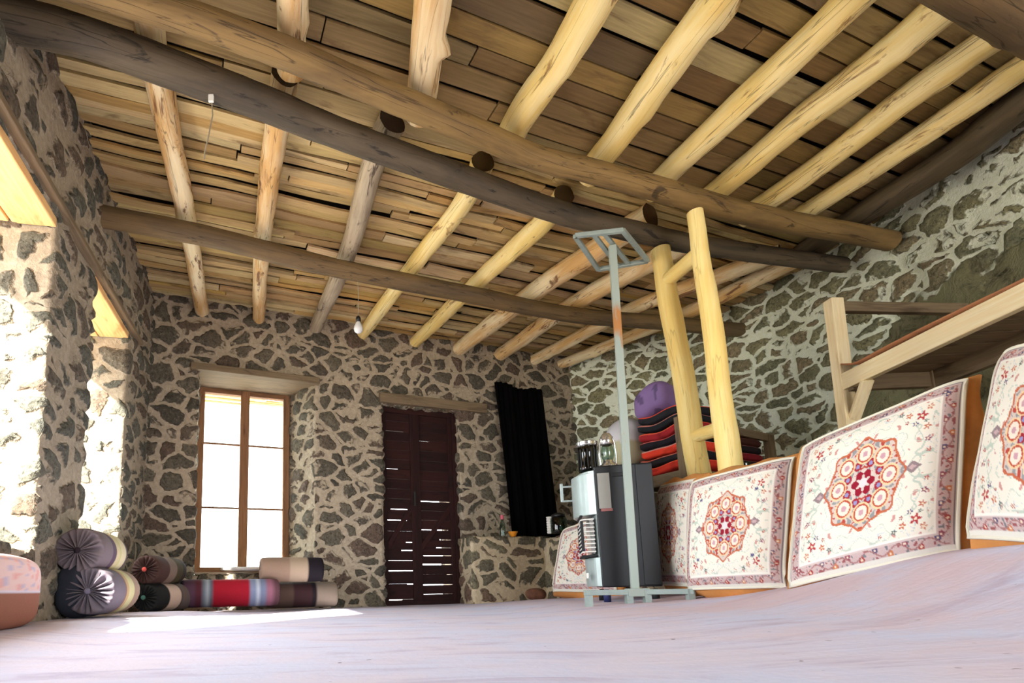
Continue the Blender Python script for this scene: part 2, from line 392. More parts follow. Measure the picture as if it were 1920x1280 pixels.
def wall_sheet(name, path, z0, z1, mat, openings=(), thick=0.6, step=0.03, outward=1):
    """inner face of a wall along a 2D path, with splayed openings (s0,s1,za,zb,splay); shared vertices so displacement stays closed"""
    P2 = [Vector((p[0], p[1])) for p in path]; cum = [0]
    for i in range(1, len(P2)): cum.append(cum[-1]+(P2[i]-P2[i-1]).length)
    Lt = cum[-1]
    def at(s):
        i = 0
        while i < len(cum)-2 and s > cum[i+1]: i += 1
        d = (P2[i+1]-P2[i]); L = d.length; q = P2[i]+d*((s-cum[i])/L); d = d/L
        return q, Vector((-d.y, d.x))*outward
    ss = [0]; n = int(Lt/step); ss = [Lt*i/n for i in range(n+1)]
    m_ = int((z1-z0)/step); zz = [z0+(z1-z0)*i/m_ for i in range(m_+1)]
    def snap(arr, v):
        k = min(range(len(arr)), key=lambda i: abs(arr[i]-v)); arr[k] = v; return k
    ops = []
    for (a, b, za, zb, sp) in openings:
        ops.append((snap(ss, a), snap(ss, b), snap(zz, za), snap(zz, zb), sp))
    mb = MB(); idx = {}
    def vid(i, j, k=0, op=None):
        key = (i, j, k, op if k else None)
        if key in idx: return idx[key]
        q, nn = at(ss[i]); off = 0
        p = Vector((q.x, q.y, zz[j]))
        if k:
            ia, ib, ja, jb, sp = ops[op]; f = k*step/thick
            p += Vector((nn.x, nn.y, 0))*k*step
            ta = at(ss[ib])[0]-at(ss[ia])[0]; ta = Vector((ta.x, ta.y, 0)).normalized()
            if i == ia: p += ta*sp[0]*f
            elif i == ib: p -= ta*sp[1]*f
            else: p += ta*(sp[0]*(1-(ss[i]-ss[ia])/(ss[ib]-ss[ia]))-sp[1]*(ss[i]-ss[ia])/(ss[ib]-ss[ia]))*f
        mb.v.append(p); mb.c.append((1, 1, 1)); mb.uv.append((ss[i], zz[j])); idx[key] = len(mb.v)-1
        return idx[key]
    flip = outward > 0
    def face(a):
        mb.f.append(tuple(a) if not flip else tuple(reversed(a)))
    for i in range(len(ss)-1):
        for j in range(len(zz)-1):
            if any(ia <= i < ib and ja <= j < jb for ia, ib, ja, jb, sp in ops): continue
            face((vid(i, j), vid(i, j+1), vid(i+1, j+1), vid(i+1, j)))
    K = int(thick/step)
    for o_, (ia, ib, ja, jb, sp) in enumerate(ops):
        for k in range(K):
            for j in range(ja, jb):
                face((vid(ia, j, k, o_), vid(ia, j+1, k, o_), vid(ia, j+1, k+1, o_), vid(ia, j, k+1, o_)))
                face((vid(ib, j, k, o_), vid(ib, j, k+1, o_), vid(ib, j+1, k+1, o_), vid(ib, j+1, k, o_)))
            for i in range(ia, ib):
                face((vid(i, ja, k, o_), vid(i, ja, k+1, o_), vid(i+1, ja, k+1, o_), vid(i+1, ja, k, o_)))
                face((vid(i, jb, k, o_), vid(i+1, jb, k, o_), vid(i+1, jb, k+1, o_), vid(i, jb, k+1, o_)))
    # fix: vid with k=0 must share the face verts
    o = mb.build(name, mat, smooth=True)
    return struct(o), at
# far wall, s measured from the left corner
FL = Vector((-1.97, far_y(-1.97))); FR = Vector((2.28, far_y(2.28)))
def s_of(p): return (Vector((p[0], p[1]))-FL).dot(Vector((U.x, U.y)))
ws0, ws1 = s_of((-1.53, 4.53))-0.05, s_of((-0.63, 4.85))+0.05; ds0, ds1 = s_of((0.05, 5.09)), s_of((0.845, 5.367))
wall_far, at_far = wall_sheet('wall_back', [FL, FR], -0.12, 2.92, M_FAR, [(ws0, ws1, 0.30, 2.15, (-0.02, 0.21)), (ds0, ds1, -0.06, 1.985, (0, 0))], 0.5)
LWs = lambda y: (y+2.2)/cos(atan(0.1852))
LB_, LT_ = Vector((left_x(-2.2), -2.2)), Vector((left_x(4.42), 4.42))
wall_l, at_left = wall_sheet('wall_left', [LB_, LT_], -0.12, 2.92, M_LEFT, [(LWs(0.75), LWs(2.44), 0.36, 2.035, (0, 0)), (LWs(2.99), LWs(3.72), 0.36, 2.08, (0, 0))], 0.6)
RP = [(2.22, 5.87), (2.65, 5.58), (3.05, 5.28), (3.37, 4.9), (3.54, 4.45), (3.64, 3.9), (3.72, 3.45), (3.70, 3.0), (3.66, 2.5), (3.7, 1.6), (3.75, 0.4), (3.75, -2.2)]
wall_r, at_right = wall_sheet('wall_right', RP, -0.12, 2.92, M_RIGHT, [], 0.5)
wall_sheet('wall_front_sunblock', [(3.75, -2.2), (-0.80, -2.2)], -0.12, 2.92, M_LEFT, [(0.35, 2.55, 0.0, 2.45, (0, 0))], 0.4, outward=-1)  # unseen wall added behind the camera to block sun, opening set for side light
# portals for the sky light
q, nn = at_far((ws0+ws1)/2); c = Vector((q.x, q.y, 1.2))+N*0.5
portal(c, (Vector((N.x, N.y, 0))).to_track_quat('Z', 'Y').to_euler(), 0.9, 1.8)
ln = Vector((-cos(atan(0.1852)), -sin(atan(0.1852)), 0))
for ya, yb, za, zb in ((0.75, 2.42, 0.36, 1.985), (3.01, 3.70, 0.36, 2.03)):
    q, nn = at_left(LWs((ya+yb)/2)); c = Vector((q.x, q.y, (za+zb)/2))+ln*0.6
    portal(c, ln.to_track_quat('Z', 'Y').to_euler(), yb-ya+0.1, zb-za)
portal((2.3, -2.2, 1.25), (Vector((0, -1, 0))).to_track_quat('Z', 'Y').to_euler(), 2.2, 2.6)

# ceiling boards: rows along U, stepping along N
def board(mb, o, L, w_, t, tint, jit=0.0):
    o = Vector((o[0], o[1], 0)); z = ZP+0.012+random.uniform(-1, 1)*jit; a = random.uniform(-1, 1)*jit*0.6
    d = (U+N*random.uniform(-1, 1)*0.006).normalized(); n2 = Vector((-d.y, d.x, 0)); seg = max(2, int(L/0.25))
    vs, uvs, fs = [], [], []; r0 = random.uniform(0, 50); ph = random.random()*9
    for i in range(seg+1):
        s_ = L*i/seg; wv = 0.004*sin(s_*2.3+ph)+jit*0.35*sin(s_*5+ph)
        e1 = (random.random()-0.5)*jit*0.7
        for (v, k) in ((e1, 0), (w_+e1*0.5, 0), (w_+e1*0.5, 1), (e1, 1)):
            vs.append(o+d*s_+n2*(v+wv)+Vector((0, 0, z+k*t+a*s_*0.3))); uvs.append((s_+r0, v+r0*0.37))
    for i in range(seg):
        b = i*4
        for k in range(4): fs.append((b+k, b+(k+1) % 4, b+4+(k+1) % 4, b+4+k))
    fs += [(0, 1, 2, 3), (seg*4+3, seg*4+2, seg*4+1, seg*4)]
    mb.add(vs, fs, tint, uvs)
mb = MB(); O = Vector((-2.6, -3.2, 0)); v = 0.0
while v < 9.6:
    p = O+N*v
    # distance through the room decides the kind of boards: sawn boards near, rough split laths beyond the middle beams
    ymid = (p+U*3).y
    rough = v > 4.62
    w_ = random.uniform(0.035, 0.08) if rough else random.uniform(0.085, 0.13)
    yl = (O+N*v).y
    s_ = (-1.5-0.1852*(yl-1.95)-0.22-O.x-N.x*v)/U.x-0.0; s_ += 0.06*s_*0
    first = True
    while (O+N*v+U*s_).x < 3.75:
        L = random.uniform(0.9, 2.2) if rough else random.uniform(1.6, 3.2)
        if first: L *= random.uniform(0.4, 1.0); first = False
        q = O+N*v+U*s_
        x_, y_ = q.x+L/2, q.y
        k = random.uniform(0.75, 1.12)*(0.84 if rough else 0.50)
        tint = (k, k*random.uniform(0.9, 1.0), k*random.uniform(0.8, 1.0))
        if not rough and random.random() < 0.12: tint = tuple(x*0.6 for x in tint)
        board(mb, q, L-0.008, w_, 0.018, tint, 0.020 if rough else 0.003); s_ += L
    v += w_+(random.choice((0.003, 0.006, 0.012, 0.026)) if rough else random.uniform(0.008, 0.018))
struct(mb.build('ceiling', M_BOARD))
struct(MB().box((1.05, 2.1, 2.95), 3.3, 4.6, 0.05).build('roof_deck', M_ROOF))

# ------------------------------------------------------------------ beams and rafters
def wander(a, b, n, amp, seed, sag=0.0):
    a, b = Vector(a), Vector(b); d = (b-a).normalized(); pts = []
    sd = d.cross(Vector((0, 0, 1))).normalized() if abs(d.z) < 0.9 else Vector((1, 0, 0)); u2 = sd.cross(d)
    for i in range(n+1):
        t = i/n; e = sin(pi*t)**0.5 if 0 < t < 1 else 0
        p = a.lerp(b, t)+sd*amp*mn.noise(Vector((t*3.2+seed*7.7, seed, 0)))*e+u2*(amp*0.5*mn.noise(Vector((t*3.2, seed*3.3, 5)))*e-sag*sin(pi*t))
        pts.append(p)
    return pts
ZB, ZR = 2.515, 2.680
def poly_log(name, pts, r0, r1, mat, label, cat, group, seed, wob=0.10, n=18, knots=None, endcol=None):
    # resample a polyline smoothly
    P = [Vector(p) for p in pts]; out = []
    for i in range(len(P)-1):
        p0, p1, p2, p3 = P[max(i-1, 0)], P[i], P[i+1], P[min(i+2, len(P)-1)]
        k = max(3, int((p2-p1).length/0.05))
        for j in range(k):
            t = j/k
            out.append(0.5*((2*p1)+(-p0+p2)*t+(2*p0-5*p1+4*p2-p3)*t*t+(-p0+3*p1-3*p2+p3)*t**3))
    out.append(P[-1]); m = len(out)
    kn = knots if knots is not None else [(random.uniform(0.2, 0.9)*m*0.05, random.uniform(1.8, 4.4), random.uniform(0.008, 0.02), 0.035) for _ in range(random.choice((1, 2, 3)))]
    rs = [r0+(r1-r0)*i/(m-1) for i in range(m)]
    mb = MB().tube(out, rs, n, wob, seed, True, knots=kn, endcol=endcol)
    o = mb.build(name, mat, smooth=True)
    return tag(o, label, cat, group)
def ext(a, b, da, db):
    d = (b-a).normalized(); return [a-d*da, b+d*db]
b3 = [atz(*p, ZB) for p in ((215, 410), (385, 442), (620, 500), (860, 548), (1060, 588), (1240, 605))]
b2 = [atz(*p, ZB) for p in ((0, 30), (160, 72), (300, 122), (450, 178), (600, 238), (750, 292), (900, 347), (1050, 398), (1150, 424), (1300, 458), (1530, 490))]
b1 = [atz(*p, ZB) for p in ((240, 0), (390, 45), (540, 102), (700, 170), (870, 238), (990, 290), (1110, 322), (1260, 362), (1400, 400), (1620, 442))]
b0 = [atz(1840, -18, ZB), atz(1985, 70, ZB)]
def grow(pts, da, db):
    a = pts[0]-(pts[1]-pts[0]).normalized()*da; b = pts[-1]+(pts[-1]-pts[-2]).normalized()*db
    for p in (a, b): p.z = ZB
    return [a]+pts+[b]
G1 = 'old beams under the ceiling'
poly_log('ceiling_beam', grow(b3, 0.35, 0.9), 0.068, 0.064, M_BROWNB, 'weathered brown log beam nearest the window and door wall, carrying the hanging light bulb', 'beam', G1, 1, 0.08)
poly_log('ceiling_beam', grow(b2, 0.3, 0.25), 0.082, 0.056, M_GREYL, 'dark grey bowed log beam, middle of the three long beams across the ceiling', 'beam', G1, 2, 0.08)
poly_log('ceiling_beam', grow(b1, 0.7, 0.25), 0.060, 0.066, M_NEARB, 'brown bowed log beam nearest the viewer of the three long beams, resting on the taller pale post', 'beam', G1, 3, 0.08)
pd = (b0[1]-b0[0]).normalized()
poly_log('ceiling_beam', [Vector((-1.6, 0.55, ZB)), b0[0]-pd*1.2, b0[0], b0[1], b0[1]+pd*0.9], 0.10, 0.10, M_BROWNB, 'short length of dark beam cutting across the top right corner', 'beam', G1, 4, 0.06)
G2 = 'rafters of the far half'
far_r = [((300, 165), (348, 400), (378, 578), 'spotted rafter log furthest left, nearest the side windows'), ((518, 250), (492, 450), (485, 588), 'pale rafter log running down to the wall above the tall window'),
         ((698, 310), (650, 480), (592, 612), 'grey cracked rafter log with a hollow knotted end, left of the hanging light bulb'), ((868, 380), (770, 505), (690, 612), 'cream rafter log passing just right of the hanging light bulb'),
         ((1010, 425), (893, 530), (780, 640), 'rafter log reaching the wall right above the red door'), ((1140, 455), (1000, 548), (860, 655), 'thick bark-flecked rafter log just left of the top of the metal stand'),
         ((1222, 490), (1080, 566), (932, 668), 'rafter log passing behind the metal stand just under its square head'), ((1368, 510), (1190, 578), (1010, 670), 'thin rafter log passing behind both pale posts above the black cloth'),
         ((1440, 512), (1290, 585), (1055, 682), 'rafter log nearest the far right stone corner')]
near_end = [(276, 20), (536, 140), (736, 226), (906, 303), (1058, 364), (1188, 395), (1282, 433), (1350, 448), (1434, 458)]
for i, (a, m_, b, lb) in enumerate(far_r):
    A, Mi, B = [atz(*p, ZR) for p in (a, m_, b)]
    st_ = atz(*near_end[i], ZR) if i < 5 else A-(Mi-A).normalized()*0.34; en = B+(B-Mi).normalized()*0.3
    mat = (M_PEELO, M_PEELO, log_mat('grey cracked rafter', (150, 134, 112), (184, 168, 140), (70, 56, 44), 0.8), M_PEEL, M_PEEL, M_PEELO, M_PEELO, M_PEELO, M_PEELO)[i]
    r = (0.062, 0.060, 0.066, 0.062, 0.064, 0.078, 0.074, 0.062, 0.06)[i]
    poly_log('rafter', [st_, A, Mi, B, en], r*1.12, r*0.92, mat, lb, 'rafter', G2, 10+i, 0.14, endcol=(0.09, 0.07, 0.055))
G3 = 'rafters of the near half'
near_r = [((545, 70), (546, 0), 'orange rafter log at the top left of the near half', 0.072, M_PEELO), ((792, 165), (812, 0), 'knotty grey and orange rafter log with a broken branch stub', 0.078, M_PEELO),
          ((972, 232), (1112, 0), 'fat yellow rafter log, third from left above the near beam', 0.084, M_PEEL), ((1128, 292), (1345, 0), 'yellow rafter log with a lopped side branch near its top', 0.078, M_PEEL),
          ((1254, 326), (1592, 0), 'rafter log with a grey scorched patch halfway along', 0.074, M_PEEL), ((1345, 358), (1782, 0), 'yellow rafter log ending above the taller pale post', 0.074, M_PEEL),
          ((1432, 380), (1892, 58), 'smooth yellow rafter log with a dark ring tied round it', 0.066, M_PEEL), ((1512, 395), (1920, 126), 'rightmost long yellow rafter log beside the olive stone wall', 0.060, M_PEEL)]
for i, (a, b, lb, r, mat) in enumerate(near_r):
    A, B = atz(*a, ZR), atz(*b, ZR); d = (B-A).normalized()
    s_ = A-d*0.16; e_ = B+d*((B.y-0.95)/max(0.3, -d.y))
    pts = wander(s_, e_, 7, 0.05, 30+i)
    kn = None
    if i == 1: kn = [(0.40, 2.2, 0.05, 0.03), (0.25, 3.6, 0.02, 0.05), (0.62, 3.9, 0.018, 0.05)]
    if i == 3: kn = [(0.98, 2.0, 0.045, 0.05), (0.5, 2.2, 0.018, 0.03)]
    poly_log('rafter', pts, r*0.95, r*1.1, mat, lb, 'rafter', G3, 40+i, 0.13, 20, kn)
pp = [atz(*p, 2.66) for p in ((1600, 412), (1700, 350), (1800, 283), (1930, 180))]
poly_log('rafter', [pp[0]+Vector((-0.05, 0.4, 0))]+pp+[pp[-1]+(pp[-1]-pp[-2])*2], 0.085, 0.085, M_DARKL, 'dark brown log plate lying along the top of the olive stone wall', 'rafter', None, 60, 0.1)

# ------------------------------------------------------------------ lintels, window, door
def on_far(s_, z, d=0.0):
    q, nn = at_far(s_); return Vector((q.x, q.y, z))+N*d
mb = MB().bar(on_far(ws0-0.07, 2.135, -0.012), on_far(ws1+0.03, 2.125, -0.012), 0.09, 0.06)
mb.bar(on_far(ws0-0.02, 2.125, 0.25), on_far(ws1+0.0, 2.125, 0.25), 0.50, 0.03)
struct(mb.build('trim_1', M_LINTEL, bevel=0.006))
mb = MB().bar(on_far(ds0-0.03, 2.035, -0.012), on_far(ds1+0.33, 2.035, -0.012), 0.07, 0.10)
mb.bar(on_far(ds0-0.02, 2.02, 0.27), on_far(ds1+0.02, 2.02, 0.27), 0.5, 0.06)
struct(mb.build('trim_2', M_LINTEL, bevel=0.008))
def on_left(y, z, d=0.0):
    q, nn = at_left(LWs(y)); return Vector((q.x, q.y, z))+ln*d
for i, (ya, yb, zt) in enumerate(((0.6, 2.44, 2.035), (2.99, 3.72, 2.08))):
    mb = MB()
    for k in range(3): mb.bar(on_left(ya-0.08, zt-0.03, 0.10+0.21*k), on_left(yb+0.0, zt-0.03, 0.10+0.21*k), 0.2, 0.05)
    o = mb.build('trim_%d' % (3+i), M_OUTLINT, bevel=0.006); struct(o)
mb = MB().bar(on_left(0.5, 2.045, -0.02), on_left(3.95, 2.10, -0.02), 0.05, 0.035); struct(mb.build('trim_5', M_LINTEL, bevel=0.005))
o = MB().lathe(on_left(2.02, 1.98, 0.10), [(0, -0.006), (0.03, -0.006), (0.03, 0.01), (0, 0.01)]).build('red_cap', M_RED)
tag(o, 'small round red cap fixed under the boards over the left window opening', 'cap')
# window frame, recessed and seen past the splayed jamb
WD = 0.42; wa, wb_ = ws0+0.035, ws1-0.208; z0_, z1_ = 0.325, 2.125
root = MB(); fw = 0.062
for a, b in (((wa, z0_), (wa, z1_)), ((wb_, z0_), (wb_, z1_)), ((wa, z1_-0.03), (wb_, z1_-0.03)), ((wa, z0_+0.03), (wb_, z0_+0.03))):
    root.bar(on_far(a[0], a[1], WD), on_far(b[0], b[1], WD), fw, 0.065, up=N)
win = root.build('window_1', M_FRAME, bevel=0.005); struct(win)
mid = (wa+wb_)/2
mb = MB().bar(on_far(mid, z0_, WD-0.01), on_far(mid, z1_, WD-0.01), 0.085, 0.05, up=N); mb.build('mullion', M_FRAME, win, bevel=0.004)
for sa, sb in ((wa, mid), (mid, wb_)):
    for zz_ in (z0_+(z1_-z0_)*0.345, z0_+(z1_-z0_)*0.69):
        MB().bar(on_far(sa+0.03, zz_, WD), on_far(sb-0.03, zz_, WD), 0.016, 0.022, up=N).build('glazing_bar', M_FRAME, win)
    MB().bar(on_far((sa+sb)/2, z0_+0.05, WD+0.008), on_far((sa+sb)/2, z1_-0.05, WD+0.008), sb-sa-0.06, 0.004, up=N).build('pane', M_PANE, win)
MB().bar(on_far(ws0+0.02, 0.318, 0.25), on_far(ws1-0.02, 0.318, 0.25), 0.48, 0.02).build('sill', M_SILL, win)
for pz in ((0.6, 1.0)):
    pass
# door: two leaves of horizontal boards with gaps that let the daylight through
DD = 0.10
dr = MB(); zt = 1.97
dr.bar(on_far(ds0+0.01, 0.0, DD), on_far(ds0+0.01, zt, DD), 0.03, 0.07, up=N); dr.bar(on_far(ds1-0.02, 0.0, DD), on_far(ds1-0.02, zt, DD), 0.05, 0.08, up=N)
dr.bar(on_far(ds0, zt-0.01, DD), on_far(ds1, zt-0.01, DD), 0.06, 0.05, up=N)
door = dr.build('door_1', M_DOOR, bevel=0.004); struct(door)
smid = ds0+(ds1-ds0)*0.445
gaps = {0: {0.05: (0.0, 0.55), 0.2: (0.7, 1.0), 0.33: (0, 1), 0.53: (0.55, 0.9), 0.61: (0.7, 0.95), 0.83: (0, 0.75), 0.94: (0.25, 0.95), 1.35: (0.1, 0.5), 1.74: (0.1, 0.7)},
        1: {0.19: (0.05, 0.95), 0.29: (0.75, 1), 0.39: (0.1, 0.9), 0.48: (0.15, 0.95), 0.56: (0.5, 0.9), 0.64: (0.6, 0.95), 0.74: (0.1, 0.85), 1.03: (0, 1), 1.66: (0.0, 0.4)}}
for lf, (sa, sb) in enumerate(((ds0+0.025, smid-0.006), (smid+0.012, ds1-0.045))):
    mb = MB(); W_ = sb-sa; z = 0.012; cuts = sorted(gaps[lf].items())
    def bd(za, zb, fa=0.0, fb=1.0):
        mb.bar(on_far(sa+W_*fa, (za+zb)/2, DD+0.01), on_far(sa+W_*fb, (za+zb)/2, DD+0.01), 0.02, zb-za)
    for gz, (g0, g1) in cuts:
        n_ = max(1, round((gz-z)/0.105)); hh = (gz-z)/n_
        for k in range(n_): bd(z+k*hh+0.0015, z+(k+1)*hh-0.0005)
        g = random.uniform(0.005, 0.009) if gz < 1.2 else 0.003
        if g0 > 0: bd(gz-0.001, gz+g+0.001, 0, g0)
        if g1 < 1: bd(gz-0.001, gz+g+0.001, g1, 1)
        z = gz+g
    n_ = round((zt-0.02-z)/0.105); hh = (zt-0.02-z)/n_
    for k in range(n_): bd(z+k*hh+0.0015, z+(k+1)*hh-0.0005)
    leaf = mb.build('door_leaf', M_DOOR, door, bevel=0.002)
    fb_ = MB()
    for s_ in (sa+0.02, sb-0.02): fb_.bar(on_far(s_, 0.015, DD-0.008), on_far(s_, zt-0.03, DD-0.008), 0.045, 0.02, up=N)
    fb_.bar(on_far(sa+0.03, 0.55, DD-0.006), on_far(sb-0.03, 0.98, DD-0.006), 0.05, 0.016, up=N)
    fb_.build('brace', M_DOOR, leaf, bevel=0.003)
MB().bar(on_far(smid+0.003, 0.01, DD-0.012), on_far(smid+0.003, zt-0.03, DD-0.012), 0.04, 0.02, up=N).build('cover_strip', M_DOOR, door)
MB().bar(on_far(ds0+0.01, 0.012, DD), on_far(ds1-0.01, 0.012, DD), 0.05, 0.05).build('threshold', M_DOOR, door)
MB().bar(on_far(smid-0.02, 0.98, DD-0.03), on_far(smid-0.02, 1.12, DD-0.03), 0.02, 0.015, up=N).build('latch', M_SOCK, door)

# ------------------------------------------------------------------ stone ledge and platform along the right
def prism_grid(name, poly, z1, mat, step=0.05, zb=-0.1):
    """masonry block: finely gridded sides, gridded top clipped to the outline"""
    mb = MB(); n = len(poly); rows = max(2, int((z1-zb)/step)); ring = []
    for i in range(n):
        a, b = Vector(poly[i]), Vector(poly[(i+1) % n]); k = max(1, int((b-a).length/step))
        ring += [a.lerp(b, j/k) for j in range(k)]
    m_ = len(ring); c = Vector((sum(p.x for p in ring)/m_, sum(p.y for p in ring)/m_))
    vs = [(p.x, p.y, zb+(z1-zb)*r/rows) for r in range(rows+1) for p in ring]
    fs = [(r*m_+i, r*m_+(i+1) % m_, (r+1)*m_+(i+1) % m_, (r+1)*m_+i) for r in range(rows) for i in range(m_)]
    T = 12; base = rows*m_
    for t in range(1, T+1):
        for p in ring: q = p.lerp(c, t/T); vs.append((q.x, q.y, z1))
        for i in range(m_): fs.append((base+(t-1)*m_+i, base+(t-1)*m_+(i+1) % m_, base+t*m_+(i+1) % m_, base+t*m_+i))
    mb.add(vs, fs); return struct(mb.build(name, mat, smooth=True))
A = on_far(s_of((0.90, 5.39)), 0, 0.05)
prism_grid('wall_ledge', [(0.87, 5.06), (1.60, 5.28), (2.1, 5.45), (2.25, 5.9), (0.80, 5.5)], 0.64, M_LEDGE, 0.035)
prism_grid('wall_platform', [(1.63, 5.32), (1.80, 4.4), (2.0, 3.75), (2.22, 3.3), (2.36, 2.8), (2.48, 1.9), (2.45, 0.9), (3.9, 0.9), (3.85, 4.3), (3.3, 5.2), (2.6, 5.7)], 0.62, M_LEDGE, 0.035)

# ------------------------------------------------------------------ black cloth in the corner
mb = MB(); nu, nv = 44, 26
TL, TR, BL, BR = [on_far(s_of(p[:2]), p[2], -0.07) for p in ((1.235, 5.508, 2.32), (1.80, 5.711, 2.29), (1.89, 5.737, 0.655), (1.335, 5.539, 0.655))]
TL, TR, BR, BL = TL, TR, BL, BR
vs = []
for j in range(nv+1):
    for i in range(nu+1):
        u, v = i/nu, j/nv
        p = (TL.lerp(TR, u)).lerp(BL.lerp(BR, u), v)
        fold = 0.022*sin(u*26+1.5*sin(v*2))*(0.35+0.65*v)+0.012*sin(u*61+v*3)
        vs.append(p-N*(fold+0.0)+Vector((0, 0, 0.02*sin(u*9)*(1-v))))
fs = [(j*(nu+1)+i, j*(nu+1)+i+1, (j+1)*(nu+1)+i+1, (j+1)*(nu+1)+i) for j in range(nv) for i in range(nu)]
mb.add(vs, fs); o = mb.build('hanging_cloth', M_CURT, smooth=True)
sd = o.modifiers.new('thickness', 'SOLIDIFY'); sd.thickness = 0.006
tag(o, 'black cloth hanging in the dark corner to the right of the red door', 'cloth')

# ------------------------------------------------------------------ carpet-faced back cushions
CREAM = lin((238, 232, 216)); 
def rug_col(u, v, seed=0):
    """u,v in -1..1 -> linear colour of a floral Persian pattern"""
    au, av = abs(u), abs(v)
    bw = 0.17
    du, dv = (1-au), (1-av)
    e = min(du, dv)
    if e < 0.03 or (v < 0 and dv < 0.055): return lin((232, 228, 216))
    if e < 0.058 and v < 0 and dv < 0.058 or e < 0.042: return lin((120, 110, 120))
    if e < bw+0.03:
        s_ = (v if du < dv else u); r_ = (e-0.042)/(bw-0.03)
        if r_ > 1.0: return lin((244, 240, 228))
        if r_ < 0.10 or r_ > 0.90: return lin((214, 196, 190))
        ph = s_*19; k = sin(ph)*0.28+0.5
        if abs(r_-k) < 0.055: return lin((170, 120, 116))
        cell = fl(s_*19/pi+0.5); lo = (s_*19/pi+0.5)-cell-0.5; m2 = 0.5+(0.22 if cell % 2 else -0.22)
        q = sqrt((lo*1.15)**2+((r_-m2)*1.0)**2)
        pal = [(172, 72, 66), (96, 88, 120), (206, 128, 84), (150, 80, 96)]
        if q < 0.10: return lin((236, 214, 190))
        if q < 0.23: return lin(pal[cell % 4])
        w_ = mn.noise(Vector((u*22+seed, v*22, 3)))
        if w_ > 0.32: return lin((160, 96, 96))
        if w_ < -0.36: return lin((128, 128, 132))
        return lin((206, 182, 178))
    # field
    x, y = u/0.78, v/0.78
    r = sqrt((x/0.66)**2+(y/0.80)**2); th = math.atan2(y/0.80, x/0.66)
    R = 0.90+0.055*cos(8*th)+0.02*cos(16*th)
    if r < R:
        if r > R-0.05: return lin((196, 108, 76))
        # ring of eight rosettes
        k = round(th/(pi/4))*pi/4; rx, ry = r*cos(th)-0.60*cos(k), r*sin(th)-0.60*sin(k); q = sqrt(rx*rx+ry*ry)
        if q < 0.06: return lin((206, 160, 168))
        if q < 0.14: return lin((238, 224, 206))
        if q < 0.175: return lin((190, 84, 62))
        if q < 0.21: return lin((240, 206, 160))
        k = (round(th/(pi/4)-0.5)+0.5)*pi/4; rx, ry = r*cos(th)-0.40*cos(k), r*sin(th)-0.40*sin(k); q = sqrt(rx*rx+ry*ry)
        if q < 0.045: return lin((150, 150, 196))
        if q < 0.095: return lin((166, 44, 54))
        if r < 0.10: return lin((222, 214, 214))
        if r < 0.27: return lin((150, 28, 48)) if cos(6*th)*0.5+0.6 > abs(r-0.185)*9 else lin((216, 200, 190))
        w_ = mn.noise(Vector((abs(x)*13+seed, abs(y)*13, 1)))
        if w_ > 0.22: return lin((184, 74, 60))
        if w_ < -0.25: return lin((150, 150, 150))
        return lin((214, 196, 184))
    # pendants
    for px_ in (0.80,):
        q = abs(abs(x)-0.72)/0.12+abs(y)/0.10
        if q < 1: return lin((150, 130, 132)) if q > 0.45 else lin((200, 170, 170))
    # corner sprays
    ax, ay = abs(x), abs(y)
    for (cx, cy, rr, c) in ((0.80, 0.80, 0.075, (182, 62, 66)), (0.62, 0.86, 0.05, (196, 112, 84)), (0.88, 0.60, 0.05, (196, 112, 84)), (0.72, 0.68, 0.045, (96, 92, 130)),
                            (0.90, 0.40, 0.045, (150, 90, 110)), (0.50, 0.92, 0.04, (92, 110, 110)), (0.90, 0.92, 0.05, (206, 140, 110)), (0.60, 0.74, 0.03, (170, 70, 70)), (0.86, 0.70, 0.03, (110, 130, 120)), (0.92, 0.22, 0.035, (186, 90, 90)), (0.30, 0.94, 0.03, (180, 100, 90))):
        q = sqrt((ax-cx)**2+(ay-cy)**2); a = math.atan2(ay-cy, ax-cx)
        if q < rr*(0.75+0.35*cos(5*a)): return lin(c) if q > rr*0.3 else lin((240, 220, 190))
    w_ = mn.noise(Vector((ax*5+seed*0.1, ay*5, 7))); w2 = mn.noise(Vector((ax*11, ay*11+seed*0.1, 2)))
    if abs(w_) < 0.028: return lin((196, 206, 190))
    if abs(w2) < 0.03 and w_ > 0.05: return lin((206, 212, 214))
    if w2 > 0.46: return lin((206, 150, 140))
    return CREAM
def bil(TL, TR, BL, BR, u, v): return TL.lerp(TR, u).lerp(BL.lerp(BR, u), v)
